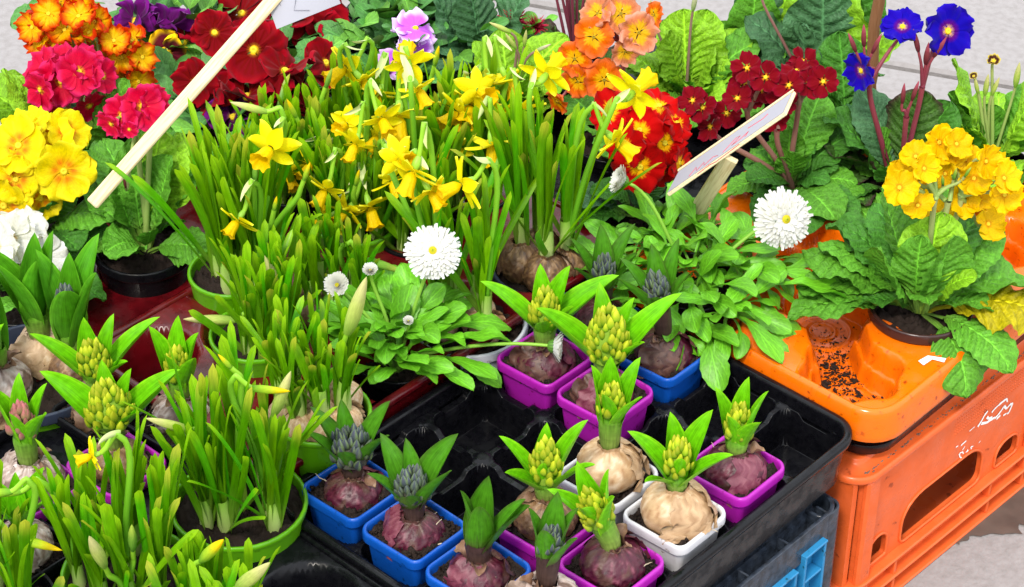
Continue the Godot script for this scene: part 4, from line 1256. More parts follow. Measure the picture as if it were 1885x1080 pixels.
	moulded("plant_tray", "dark red tray at the left with a black primrose pot standing in it", "maroon", -0.72, -0.374, -0.11, 0.60, -0.06, m2, raised(RIM, -0.002, -0.06), 0.015, 0.004)
	# black trays in front and at the back
	var m3 := pressed(-0.024, -0.066, [[-0.075, -0.115, 0.058], [-0.085, -0.235, 0.056], [-0.14, -0.33, 0.05], [-0.385, -0.105, 0.08], [0.062, -0.118, 0.047], [0.19, -0.13, 0.047], [0.05, -0.25, 0.05]], 0.010)
	moulded("plant_tray", "shiny wet black tray with empty round hole in the front corner", "black", -0.47, 0.26, -0.43, -0.066, -0.066, m3, raised(RIM, -0.010, -0.066), 0.02, 0.0035)
	var m4 := pressed(-0.02, -0.062, [[-0.10, 0.535, 0.05], [-0.218, 0.628, 0.05], [-0.218, 0.758, 0.05], [-0.12, 0.86, 0.05], [-0.30, 0.61, 0.05]], 0.010)
	moulded("plant_tray", "black tray at the back under the orange and red primroses", "black", -0.36, -0.082, 0.49, 0.90, -0.06, m4, raised(RIM, -0.004, -0.06), 0.02, 0.005)


func make_orange_crate() -> void:
	var a0 := -0.07
	var a1 := 0.299
	var b0 := 0.420
	var b1 := 0.90
	var am := (a0 + a1) / 2.0
	var bm := (b0 + b1) / 2.0
	var hx := (a1 - a0) / 2.0
	var hz := (b1 - b0) / 2.0
	var m: Material = mats.crate_plastic
	var t := thing("plastic_crate", "orange-red plastic crate with oval handle hole and worn white lettering", "crate", ab(am + 0.006, bm, GROUND), TURN - 0.03, "plastic crates")
	var y := func(v: float) -> float: return v - GROUND
	# the long side that shows: a panel with the handle and two small holes cut through
	var wall := CSGCombiner3D.new()
	wall.name = "side_panel"
	var slab := CSGBox3D.new()
	slab.size = Vector3(0.006, 0.185, hz * 2.0 - 0.02)
	slab.position = Vector3(hx - 0.003, 0.107, 0)
	slab.material = m
	wall.add_child(slab)
	for h in [[0.509, 0.655, -0.2295, -0.172, 0.034, 0.010], [0.4515, 0.4845, -0.2250, -0.189, 0.016, 0.004], [0.682, 0.7255, -0.2300, -0.198, 0.018, 0.005], [0.77, 0.86, -0.2295, -0.176, 0.03, 0.012]]:
		var cut := CSGPolygon3D.new()
		var pts := PackedVector2Array()
		for c in [[1, 1, h[4]], [-1, 1, h[4]], [-1, -1, h[5]], [1, -1, h[5]]]:
			var q := [[1, 1], [-1, 1], [-1, -1], [1, -1]].find([c[0], c[1]])
			var cx: float = (h[1] if c[0] > 0 else h[0]) - c[0] * c[2]
			var cy: float = (h[3] if c[1] > 0 else h[2]) - c[1] * minf(c[2], (h[3] - h[2]) * 0.5)
			for k in 7:
				var an := (q + k / 6.0) * PI / 2.0
				pts.append(Vector2(-(cx + cos(an) * c[2] - bm), cy + sin(an) * minf(c[2], (h[3] - h[2]) * 0.5) - GROUND))
		cut.polygon = pts
		cut.depth = 0.1
		cut.operation = CSGShape3D.OPERATION_SUBTRACTION
		# the polygon's x runs along local z, its depth along local x
		cut.transform = Transform3D(Basis(Vector3(0, 0, 1), Vector3(0, 1, 0), Vector3(-1, 0, 0)), Vector3(hx - 0.05, 0, 0))
		cut.material = m
		wall.add_child(cut)
		# a raised lip round each hole
		var lip := []
		for p in pts: lip.append(Vector3(hx + 0.0005, p.y, p.x))
		lip.append(lip[0])
		lip.append(lip[1])
		part("hole_lip", Shape.new().tube(lip, [0.0018], 6).mesh(m), t)
	t.add_child(wall, true)
	part("side_panel", Shape.new().box(Vector3(-hx, 0.01, -hz + 0.01), Vector3(-hx + 0.006, 0.197, hz - 0.01)).mesh(m), t)
	for s in [-1.0, 1.0]:
		part("end_panel", Shape.new().box(Vector3(-hx, 0.01, s * hz - 0.004), Vector3(hx - 0.003, 0.196, s * hz + 0.004)).mesh(m), t)
	part("floor", Shape.new().box(Vector3(-hx + 0.006, 0.006, -hz), Vector3(hx - 0.006, 0.014, hz)).mesh(m), t)
	# broad stepped top rim, dusty in its gutter
	part("rim", Shape.new().ring(hx, hz, 0.02, [[-0.030, y.call(-0.0725)], [-0.028, y.call(-0.0705)], [-0.012, y.call(-0.0705)], [-0.010, y.call(-0.0725)], [-0.009, y.call(-0.0780)], [0.004, y.call(-0.0805)], [0.0065, y.call(-0.0790)], [0.009, y.call(-0.0795)], [0.0105, y.call(-0.0820)], [0.0105, y.call(-0.0865)], [0.009, y.call(-0.0885)], [-0.004, y.call(-0.0895)]], 8).mesh(m), t)
	# two rails near the ground and the webs that join them
	for r in [[-0.2325, -0.2365, 0.011], [-0.2570, -0.2610, 0.012], [-0.281, -0.285, 0.013]]:
		part("rail", Shape.new().ring(hx, hz, 0.02, [[-0.004, y.call(r[0])], [r[2] - 0.002, y.call(r[0])], [r[2], y.call(r[0] - 0.0012)], [r[2], y.call(r[1] + 0.0012)], [r[2] - 0.002, y.call(r[1])], [-0.004, y.call(r[1])]], 6).mesh(m), t)
	for b in [0.495, 0.668, 0.735, 0.82, 0.88]:
		part("web", Shape.new().box(Vector3(hx, 0.004, -(b - bm) - 0.0022), Vector3(hx + 0.0095, y.call(-0.2350), -(b - bm) + 0.0022), 0.0008).mesh(m), t)
	for b in [0.440, 0.75, 0.882]:
		part("post", Shape.new().box(Vector3(hx - 0.002, 0.018, -(b - bm) - 0.011), Vector3(hx + 0.0075, y.call(-0.0890), -(b - bm) + 0.011), 0.003).mesh(m), t)
	# a field of small raised studs below the rim
	var studs := Shape.new()
	for i in 34:
		for j in 6:
			var p := Vector3(hx, y.call(-0.0995 - j * 0.0052), -(0.59 + i * 0.0038 + (j % 2) * 0.0019 - bm))
			studs.grid(5, 2, func(u: float, v: float) -> Vector3:
				return p + Vector3(0.0011 * sin(v * PI / 2.0), cos(u * TAU) * 0.0013 * cos(v * PI / 2.0), sin(u * TAU) * 0.0013 * cos(v * PI / 2.0)), null, true)
	part("studs", studs.mesh(m), t).set_meta("kind", "stuff")
	# worn white print: broken brush strokes
	var ink := Shape.new()
	var stroke := func(sh: Shape, pts: Array, w: float) -> void:
		for k in pts.size() - 1:
			var p := Vector2(pts[k][0], pts[k][1])
			var q := Vector2(pts[k + 1][0], pts[k + 1][1])
			var n := (q - p).orthogonal().normalized() * w * (0.8 + 0.4 * absf(sin(k * 2.3 + p.x * 900.0)))
			var e := func(v: Vector2) -> Vector3: return Vector3(hx + 0.0006, v.y - GROUND, -(v.x - bm))
			var c := [e.call(p + n), e.call(p - n), e.call(q - n * 0.8), e.call(q + n * 0.8)]
			if (c[1] - c[0]).cross(c[2] - c[0]).x > 0: sh.quad(c[0], c[1], c[2], c[3], Vector3.RIGHT)
			else: sh.quad(c[3], c[2], c[1], c[0], Vector3.RIGHT)
	for s in LETTERS: stroke.call(ink, s[1], s[0])
	part("lettering", ink.mesh(mats.white_print), t)
	var fine := Shape.new()
	for s in SMALL_PRINT: stroke.call(fine, s[1], s[0])
	part("small_print", fine.mesh(mats.white_print), t)
	# dust and grime lying in the rim's gutter
	rng.seed = 8
	var dust := Shape.new()
	for k in 1500:
		var b := rnd(0.43, 0.89)
		var p := Vector3(hx - 0.004 + rng.randfn(0.0, 0.0032), y.call(-0.0798), -(b - bm))
		var s := rnd(0.0003, 0.0014)
		var sp := rnd(0, TAU)
		dust.grid(4, 2, func(u: float, v: float) -> Vector3: return p + Vector3(cos(u * TAU + sp) * sin(v * PI) * s, cos(v * PI) * s * 0.3, sin(u * TAU + sp) * sin(v * PI) * s * 2.0), null, true)
	part("grime", dust.mesh(mats.dust), t).set_meta("kind", "stuff")


func make_blue_crate() -> void:
	var a0 := -0.045
	var a1 := 0.298
	var b0 := -0.10
	var b1 := 0.388
	var am := (a0 + a1) / 2.0
	var bm := (b0 + b1) / 2.0
	var hx := (a1 - a0) / 2.0
	var hz := (b1 - b0) / 2.0
	var t := thing("plastic_crate", "slate-topped blue plastic crate under the black hyacinth tray", "crate", ab(am, bm, GROUND), TURN, "plastic crates")
	var y := func(v: float) -> float: return v - GROUND
	var s: Material = mats.slate_plastic
	var teal: Material = mats.teal_plastic
	# top frame: an inner ridge, a deep gutter and an outer ridge
	part("rim", Shape.new().ring(hx, hz, 0.022, [[-0.034, y.call(-0.125)], [-0.033, y.call(-0.0925)], [-0.032, y.call(-0.091)], [-0.0285, y.call(-0.091)], [-0.0275, y.call(-0.0925)], [-0.027, y.call(-0.1005)], [-0.018, y.call(-0.1015)], [-0.0175, y.call(-0.1225)], [-0.0045, y.call(-0.1225)], [-0.004, y.call(-0.0955)], [-0.003, y.call(-0.0945)], [0.0, y.call(-0.0945)], [0.001, y.call(-0.0955)], [0.001, y.call(-0.132)], [0.0, y.call(-0.1335)], [-0.006, y.call(-0.134)]], 8).mesh(s), t)
	for k in 8:
		var z := -(lerpf(b0 + 0.03, b1 - 0.02, k / 7.0) - bm)
		part("rib", Shape.new().box(Vector3(hx - 0.0178, y.call(-0.1225), z - 0.0012), Vector3(hx - 0.0042, y.call(-0.0965), z + 0.0012), 0.0004).mesh(s), t)
	for c in [-1.0, 1.0]:
		for d in [-1.0, 1.0]:
			part("corner_post", Shape.new().ring(0.017, 0.017, 0.012, [[-0.002, 0.004], [0.0, 0.006], [0.0, y.call(-0.135)], [0.0, y.call(-0.0975)], [-0.0005, y.call(-0.0960)], [-0.0025, y.call(-0.0955)], [-0.0035, y.call(-0.0970)], [-0.0035, y.call(-0.14)]], 6).mesh(s), t, Transform3D(Basis(), Vector3(c * (hx - 0.0155), 0, d * (hz - 0.0155))))
	# blue walls with upright boxes on them
	for d in [-1.0, 1.0]:
		part("side_panel", Shape.new().box(Vector3(d * (hx - 0.010) - 0.003, 0.006, -hz + 0.03), Vector3(d * (hx - 0.010) + 0.003, y.call(-0.1345), hz - 0.03), 0.001).mesh(teal), t)
		part("end_panel", Shape.new().box(Vector3(-hx + 0.03, 0.006, d * (hz - 0.010) - 0.003), Vector3(hx - 0.03, y.call(-0.1345), d * (hz - 0.010) + 0.003), 0.001).mesh(teal), t)
	part("floor", Shape.new().box(Vector3(-hx + 0.012, 0.002, -hz + 0.012), Vector3(hx - 0.012, 0.008, hz - 0.012)).mesh(teal), t)
	for k in 9:
		var b := 0.340 - k * 0.050
		var z := -(b - bm)
		var high: float = y.call(-0.120) if k == 0 else (y.call(-0.131) if k % 2 else y.call(-0.126))
		var wide := 0.016 if k == 0 else 0.019
		# an open box: two uprights, a top and a cross piece
		for e in [-1.0, 1.0]:
			part("upright", Shape.new().box(Vector3(hx - 0.0072, 0.01, z + e * wide - 0.0018), Vector3(hx + 0.0065, high - 0.0032, z + e * wide + 0.0018), 0.0006).mesh(teal), t)
		part("ledge", Shape.new().box(Vector3(hx - 0.0072, high - 0.0030, z - wide - 0.0022), Vector3(hx + 0.0075, high, z + wide + 0.0022), 0.0007).mesh(teal), t)
		part("ledge", Shape.new().box(Vector3(hx - 0.0072, high - 0.040, z - wide + 0.0020), Vector3(hx + 0.0060, high - 0.037, z + wide - 0.0020), 0.0007).mesh(teal), t)


func make_plain_crate(a0: float, a1: float, b0: float, b1: float, top: float, label: String) -> void:
	var am := (a0 + a1) / 2.0
	var bm := (b0 + b1) / 2.0
	var hx := (a1 - a0) / 2.0
	var hz := (b1 - b0) / 2.0
	var h := top - GROUND
	var t := thing("plastic_crate", label, "crate", ab(am, bm, GROUND), TURN, "plastic crates")
	part("rim", Shape.new().ring(hx, hz, 0.02, [[-0.02, h - 0.02], [-0.02, h - 0.001], [-0.018, h], [-0.002, h], [0.0, h - 0.002], [0.0, h - 0.02], [-0.006, h - 0.022]], 6).mesh(mats.slate_plastic), t)
	for k in 3:
		var yy := 0.01 + k * (h - 0.03) / 3.0
		part("slat", Shape.new().ring(hx, hz, 0.02, [[-0.010, yy], [-0.004, yy], [-0.004, yy + (h - 0.03) / 3.0 - 0.012], [-0.010, yy + (h - 0.03) / 3.0 - 0.012], [-0.010, yy]], 6).mesh(mats.slate_plastic), t)
	for c in [-1.0, 1.0]:
		for d in [-1.0, 1.0]:
			part("corner_post", Shape.new().box(Vector3(c * (hx - 0.02) - 0.009, 0.0, d * (hz - 0.02) - 0.009), Vector3(c * (hx - 0.02) + 0.009, h - 0.004, d * (hz - 0.02) + 0.009), 0.002).mesh(mats.slate_plastic), t)
	part("floor", Shape.new().box(Vector3(-hx + 0.012, 0.004, -hz + 0.012), Vector3(hx - 0.012, 0.010, hz - 0.012)).mesh(mats.slate_plastic), t)


func make_pavement() -> void:
	var sheet := PlaneMesh.new()
	sheet.size = Vector2(400, 400)
	sheet.material = mats.joint
	var p := structure("pavement", sheet)
	p.position.y = GROUND - 0.012
	var turn := -0.33
	var origin := Vector3(0.635, 0, -0.905)     # a point on the joint behind the stall
	var slab := Shape.new().box(Vector3(-0.994, -0.04, -0.794), Vector3(0.994, 0.012, 0.794), 0.005).mesh(mats.paving)
	for i in range(-4, 5):
		for j in range(-5, 5):
			var at := origin + Vector3(i * 2.0 + 0.15, 0, (j + 0.5) * 1.6).rotated(Vector3.UP, turn)
			var k := fposmod(i * 0.37 + j * 0.61, 1.0)
			part("paving_slab", slab, p, Transform3D(Basis(Vector3.UP, turn) * Basis(Vector3(1, 0, 0), (k - 0.5) * 0.0012), at + Vector3(0, (k - 0.5) * 0.001, 0)))
	# the slab by the crate is wet along its edge
	var nz := FastNoiseLite.new()
	nz.frequency = 1.0
	nz.fractal_octaves = 4
	var at := func(u: float, v: float) -> Vector3:
		var edge := 0.018 + 0.038 * smoothstep(0.0, 0.25, u) + 0.014 * nz.get_noise_1d(u * 12.0) + 0.006 * nz.get_noise_1d(u * 60.0)
		var q := ab(0.303 + edge * v, 0.60 + 0.31 * u, 0)
		return Vector3(q.x, 0.0135, q.z)
	part("wet_patch", Shape.new().grid(80, 6, at).mesh(mats.wet_paving), p)


func make_signs() -> void:
	# split pine stake with a white card at its top, lying across the plants
	var foot: Vector3 = STAKE_FOOT
	var head: Vector3 = STAKE_HEAD
	var d := (head - foot).normalized()
	var x := d.cross(Vector3(0, 0.6, 0.8)).normalized()
	var t := thing("price_sign", "long pale wooden stake with a white card, leaning over the red pansies", "sign", foot, 0.0, "price signs")
	var l := foot.distance_to(head)
	part("stake", Shape.new().box(Vector3(-0.0072, 0, -0.003), Vector3(0.0072, l, 0.003), 0.0015).mesh(mats.pine_wood), t, Transform3D(Basis(x, d, x.cross(d)), Vector3.ZERO))
	var card := Shape.new()
	card.grid(8, 8, func(u: float, v: float) -> Vector3: return Vector3((u - 0.5) * 0.042, (v - 0.5) * 0.075, 0.0045 + 0.004 * sin(u * 3.0) * v))
	card.grid(8, 8, func(u: float, v: float) -> Vector3: return Vector3((0.5 - u) * 0.042, (v - 0.5) * 0.075, 0.0037 + 0.004 * sin((1.0 - u) * 3.0) * v))
	var cb := Basis(x, d, x.cross(d)) * Basis(Vector3.BACK, -0.5) * Basis(Vector3.RIGHT, 0.25)
	var c := part("card", card.mesh(mats.paper), t, Transform3D(cb, d * (l + 0.008) + x * 0.022))
	var pen := Shape.new()
	for s in [[[-0.018, 0.0], [-0.012, -0.02], [-0.006, 0.004]], [[0.0, -0.006], [0.01, -0.012], [0.016, 0.004]], [[-0.02, -0.026], [0.0, -0.024]]]:
		var pts := []
		for q in s: pts.append(Vector3(q[0], q[1], 0.0072))
		pen.tube(pts, [0.00028], 4)
	part("writing", pen.mesh(mats.dark_ink), c)
	# wooden board with a paper price tag, tipped towards the viewer
	var corner: Vector3 = BOARD_CORNER
	var along_l := Vector3(0.115, 0.106, 0.0077)
	var along_s := Vector3(-0.0255, 0.0206, 0.0947) * 0.66
	var w := along_l.length()
	var h := along_s.length()
	var bx := along_l.normalized()
	var by := (along_s - bx * bx.dot(along_s)).normalized()
	var bz := bx.cross(by)
	var low: Vector3 = BOARD_FOOT
	t = thing("price_sign", "wooden board with white paper and red handwriting above the daisies", "sign", low, 0.0, "price signs")
	var frame := Transform3D(Basis(bx, by, bz), corner - low)
	var toward := 1.0 if bz.dot(Vector3(0, 0.6, 0.8)) > 0 else -1.0
	part("board", Shape.new().box(Vector3(0, 0, -0.002), Vector3(w, h, 0.002), 0.0008).mesh(mats.pine_wood), t, frame)
	part("batten", Shape.new().box(Vector3(0, -0.002, minf(toward * 0.0022, toward * 0.0042)), Vector3(w, 0.003, maxf(toward * 0.0022, toward * 0.0042)), 0.001).mesh(mats.pine_wood), t, frame)
	var sheet := Shape.new()
	sheet.box(Vector3(0.002, 0.0045, minf(toward * 0.0023, toward * 0.0029)), Vector3(w - 0.002, h - 0.001, maxf(toward * 0.0023, toward * 0.0029)))
	var pp := part("paper", sheet.mesh(mats.paper), t, frame)
	var red := Shape.new()
	for s in [[[0.03, 0.062], [0.036, 0.044], [0.040, 0.060], [0.047, 0.046], [0.050, 0.060], [0.060, 0.050], [0.068, 0.058]], [[0.075, 0.060], [0.088, 0.036], [0.094, 0.040], [0.086, 0.056], [0.098, 0.054], [0.106, 0.046], [0.104, 0.058]], [[0.102, 0.030], [0.122, 0.034], [0.128, 0.028]], [[0.045, 0.078], [0.06, 0.074], [0.07, 0.08], [0.10, 0.074]]]:
		var pts := []
		for q in s: pts.append(Vector3(q[0], q[1], toward * 0.0030))
		red.tube(pts, [0.00045], 5)
	part("writing", red.mesh(mats.red_ink), pp)
	var mid := corner + along_l * 0.5 + along_s * 0.92 - low - bz * toward * 0.006
	var sd := mid.normalized()
	var sx := sd.cross(Vector3(0, 0.6, 0.8)).normalized()
	part("stake", Shape.new().box(Vector3(-0.0085, 0, -0.003), Vector3(0.0085, mid.length(), 0.003), 0.001).mesh(mats.pine_wood), t, Transform3D(Basis(sx, sd, sx.cross(sd)), Vector3.ZERO))
	# weathered brown stake among the blue primroses
	foot = POLE_FOOT
	head = POLE_HEAD
	t = thing("wooden_stake", "weathered brown wooden stake standing beside the blue primrose", "stake", foot)
	var top := head - foot
	var pts := []
	var rad := []
	for k in 9:
		pts.append(top * (k / 8.0) + Vector3(0.0015 * sin(k * 1.9), 0, 0.001 * cos(k * 2.7)))
		rad.append(0.0085 - 0.0003 * k + 0.0004 * sin(k * 2.0))
	part("shaft", Shape.new().tube(pts, rad, 9).mesh(mats.stake_wood), t)
	part("split", Shape.new().tube([Vector3(0.007, 0.0, 0.005), Vector3(0.010, 0.05, 0.006), top * 0.45 + Vector3(0.006, 0, 0.004)], [0.005, 0.004, 0.001], 6).mesh(mats.stake_wood), t)

func make_bulb_pot() -> void:
	rng.seed = 71
	var t := thing("potted_hyacinth", "large navy-rimmed pot of three big bulbs with tall hyacinth leaves at the left", "hyacinth", Vector3(-0.4843, 0.0000, 0.1261) - Vector3(0, 0.08, 0), 0.0, "hyacinths in large pots")
	var rim := Vector3(0, 0.08, 0)
	part("pot", Shape.new().ring(0.076, 0.076, 0.076, [[-0.018, 0.0], [-0.017, -0.0005], [-0.004, 0.055], [-0.002, 0.068]], 10).mesh(mats.lime_plastic), t)
	part("rim", Shape.new().ring(0.076, 0.076, 0.076, [[-0.0025, 0.066], [0.001, 0.066], [0.0025, 0.068], [0.0025, 0.078], [0.0015, 0.0798], [-0.0005, 0.080], [-0.002, 0.0785], [-0.006, 0.05]], 10).mesh(mats.navy_plastic), t)
	part("soil", meshes.soil_round[0], t, Transform3D(Basis().scaled_local(Vector3(0.072, 0.076, 0.072)), rim + Vector3(0, -0.018, 0)))
	shoot(t, rim + Vector3(0.004, 0, -0.030), "tan", "plain", "", [[205, 26, 1.25], [150, 20, 1.15], [330, 26, 1.3], [80, 10, 1.0], [280, 10, 1.2]], {"seed": 31, "bulb": 0.028, "bulb_y": 0.004, "neck": 0.022, "size": 1.2})
	shoot(t, rim + Vector3(0.040, 0, -0.012), "brown", "plain", "slate", [[325, 20, 1.45], [20, 28, 1.25], [75, 26, 1.2], [215, 20, 1.2], [280, 12, 1.1]], {"seed": 32, "bulb": 0.026, "bulb_y": 0.0, "neck": 0.018, "size": 1.2, "head": 0.034, "head_r": 0.0095, "florets": 20, "lift": 0.012})
	shoot(t, rim + Vector3(-0.030, 0, 0.022), "pale", "plain", "", [[190, 20, 1.3], [240, 14, 1.3], [120, 16, 1.1], [300, 10, 1.1]], {"seed": 33, "bulb": 0.030, "bulb_y": 0.004, "neck": 0.016, "size": 1.1})


func _ready() -> void:
	# camera: a short telephoto looking down at the stall from standing height
	var cam := Camera3D.new()
	cam.name = "camera"
	cam.fov = 14.65
	cam.near = 0.05
	cam.far = 500.0
	add_child(cam)
	cam.position = Vector3(0, 1.451, 1.9255)
	cam.rotation = Vector3(-0.64577, 0, 0)
	cam.current = true

	# bright overcast sky
	var env := Environment.new()
	env.background_mode = Environment.BG_SKY
	var sky := ProceduralSkyMaterial.new()
	sky.sky_top_color = Color(0.95, 0.97, 1.0)
	sky.sky_horizon_color = Color(0.93, 0.93, 0.93)
	sky.ground_bottom_color = Color(0.45, 0.44, 0.43)
	sky.ground_horizon_color = Color(0.6, 0.6, 0.6)
	sky.sky_energy_multiplier = 1.0
	sky.sun_angle_max = 1.0
	env.sky = Sky.new()
	env.sky.sky_material = sky
	env.tonemap_mode = Environment.TONE_MAPPER_LINEAR
	env.tonemap_exposure = 2.2
	env.sdfgi_enabled = true
	env.ssao_enabled = true
	env.ssil_enabled = true
	var world := WorldEnvironment.new()
	world.environment = env
	add_child(world)
	var sun := DirectionalLight3D.new()
	sun.name = "sun"
	sun.light_color = Color(1.0, 0.97, 0.92)
	sun.light_energy = 0.5
	sun.light_angular_distance = 12.0
	sun.shadow_enabled = true
	add_child(sun)
	sun.rotation_degrees = Vector3(-54, -22, 0)

	noise.seed = 2
	noise.frequency = 0.01
	noise.fractal_octaves = 3
	make_materials()
	make_leaves()
	make_flowers()
	make_pots()
	make_pavement()
	make_orange_crate()
	make_blue_crate()
	make_plain_crate(-0.345, -0.06, -0.06, 0.47, -0.0612, "dark crate under the dark red tray of daffodils")
	make_plain_crate(-0.73, -0.36, -0.12, 0.60, -0.0612, "dark crate under the left dark red tray")
	make_plain_crate(-0.48, 0.27, -0.45, -0.115, -0.0672, "dark crate under the shiny black front tray")
	make_plain_crate(-0.37, -0.08, 0.49, 0.90, -0.0612, "dark crate under the black back tray")
	make_trays()
	make_signs()
	make_plants()


func make_plants() -> void:
	make_bulb_pot()
	hyacinth(Vector3(-0.1510, 0.0000, 0.3035), "blue", "purple", "dark", "slate", "slate-budded hyacinth in the blue pot at the tray's left corner", FAN_STAR, {"seed": 1, "bulb": 0.0265, "head": 0.034, "head_r": 0.02, "florets": 34, "size": 0.95, "neck": 0.014, "bulb_y": -0.002})
	hyacinth(Vector3(-0.0907, 0.0000, 0.3598), "blue", "purple", "dark", "slate", "dark-leaved hyacinth with small grey bud in the middle blue pot of the front row", FAN_STAR, {"seed": 2, "bulb": 0.0265, "head": 0.03, "head_r": 0.0155, "size": 0.95, "neck": 0.018, "bulb_y": -0.004})
	hyacinth(Vector3(-0.0303, 0.0000, 0.4160), "blue", "purple", "dark", "", "hyacinth with tightly closed dark leaves in the nearest whole blue pot", FAN_SHUT, {"seed": 3, "bulb": 0.027, "size": 1.1, "neck": 0.014, "bulb_y": -0.002})
	hyacinth(Vector3(0.0300, -0.0040, 0.4723), "blue", "pale", "dark", "slate", "dark-stemmed hyacinth cut off by the bottom edge, its pot out of view", FAN_TIGHT, {"seed": 4, "bulb": 0.03, "bulb_y": 0.022, "neck": 0.03, "head": 0.026, "head_r": 0.01, "size": 0.95, "spin": 0, "lean": 4.0})
	hyacinth(Vector3(0.0311, 0.0000, 0.3502), "magenta", "brown", "lime", "yellow", "yellow-budded hyacinth on a grey-brown bulb behind the closed dark one", FAN, {"seed": 5, "bulb": 0.028, "bulb_y": 0.012, "head": 0.044, "head_r": 0.0135, "spin": 0, "neck": 0.016})
	hyacinth(Vector3(0.0914, 0.0000, 0.4065), "magenta", "purple", "lime", "yellow", "yellow-budded hyacinth leaning left over a purple bulb in the nearest magenta pot", FAN_TIGHT, {"seed": 6, "bulb": 0.028, "bulb_y": 0.004, "lean": -20.0, "nod": 8.0, "neck": 0.03, "head": 0.04, "head_r": 0.0135})
	hyacinth(Vector3(0.0924, 0.0000, 0.2844), "white", "tan", "lime", "yellow", "tall hyacinth on a round tan bulb in the rear white pot", FAN_TIGHT, {"seed": 7, "bulb": 0.0295, "bulb_y": 0.016, "neck": 0.032, "head": 0.034, "head_r": 0.0105, "florets": 26, "spin": 0, "size": 1.0})
	hyacinth(Vector3(0.1528, 0.0000, 0.3406), "white", "tan", "lime", "yellow", "hyacinth on a big tan bulb in the front white pot", FAN, {"seed": 8, "bulb": 0.0305, "bulb_y": 0.012, "neck": 0.012, "head": 0.042, "head_r": 0.0115, "spin": -8})
	hyacinth(Vector3(0.0331, 0.0000, 0.1060), "magenta", "purple", "lime", "yellow", "yellow-budded hyacinth in the magenta pot beneath the sideways daisy", FAN_WIDE, {"seed": 9, "bulb": 0.029, "bulb_y": 0.0, "neck": 0.02, "head": 0.036, "head_r": 0.0125, "size": 1.05})
	hyacinth(Vector3(0.0935, 0.0000, 0.1623), "magenta", "purple", "lime", "yellow", "hyacinth with fat yellow-green spike and wide leaves in the inner magenta pot", FAN_WIDE, {"seed": 10, "bulb": 0.026, "bulb_y": 0.004, "neck": 0.02, "head": 0.052, "head_r": 0.0175, "florets": 40, "size": 1.15, "spin": 0})
	hyacinth(Vector3(0.0945, 0.0000, 0.0402), "blue", "purple", "dark", "slate", "slate-budded hyacinth in the rear blue pot against the bulb pot", FAN_STAR, {"seed": 11, "bulb": 0.027, "bulb_y": 0.002, "neck": 0.022, "head": 0.034, "head_r": 0.0105, "size": 0.9})
	hyacinth(Vector3(0.1549, 0.0000, 0.0965), "blue", "purple", "dark", "slate", "slate-budded hyacinth in the blue pot under the daisy leaves", FAN_STAR, {"seed": 12, "bulb": 0.028, "bulb_y": 0.004, "neck": 0.036, "head": 0.036, "head_r": 0.0125, "lean": -10.0, "size": 0.92})
	hyacinth(Vector3(0.2142, 0.0000, 0.2748), "magenta", "purple", "lime", "yellow", "yellow-budded hyacinth in the magenta pot at the tray's right corner", FAN_TIGHT, {"seed": 13, "bulb": 0.0285, "bulb_y": 0.002, "neck": 0.01, "head": 0.04, "head_r": 0.011, "spin": 20, "size": 0.98})
	hyacinth(Vector3(-0.4092, -0.0050, 0.1819), "black", "brown", "lime", "yellow", "yellow-budded hyacinth second from the left edge, beside the dark bulb pot", FAN_WIDE, {"seed": 14, "bulb": 0.025, "neck": 0.016, "head": 0.036, "head_r": 0.0145, "florets": 34})
	hyacinth(Vector3(-0.3817, -0.0050, 0.2636), "magenta", "brown", "lime", "yellow", "hyacinth with broad fat yellow spike at the left, in front of its twin", FAN_WIDE, {"seed": 15, "bulb": 0.025, "neck": 0.022, "head": 0.042, "head_r": 0.0195, "florets": 44, "size": 1.08, "spin": 4})
	hyacinth(Vector3(-0.3375, -0.0050, 0.1944), "black", "pale", "lime", "yellow", "small yellow-budded hyacinth before the dark red tray's wet face", FAN_TIGHT, {"seed": 16, "bulb": 0.028, "neck": 0.016, "head": 0.034, "head_r": 0.011, "off": Vector3(0.012, 0, 0)})
	hyacinth(Vector3(-0.4577, -0.0050, 0.2950), "magenta", "pale", "lime", "pink", "pink-budded hyacinth on a pale bulb at the left edge", FAN_TIGHT, {"seed": 17, "bulb": 0.03, "bulb_y": 0.01, "neck": 0.026, "head": 0.036, "head_r": 0.011, "florets": 22, "size": 1.0})
	hyacinth(Vector3(-0.4517, -0.0100, 0.3798), "black", "pale", "lime", "", "pale bulb with short leaves in the bottom left corner", FAN_STAR, {"seed": 18, "bulb": 0.026, "bulb_y": 0.012, "neck": 0.01, "size": 0.7})
	hyacinth(Vector3(-0.5238, -0.0050, 0.1903), "black", "brown", "lime", "yellow", "hyacinth mostly cut off by the left edge", FAN_TIGHT, {"seed": 19, "bulb": 0.026})
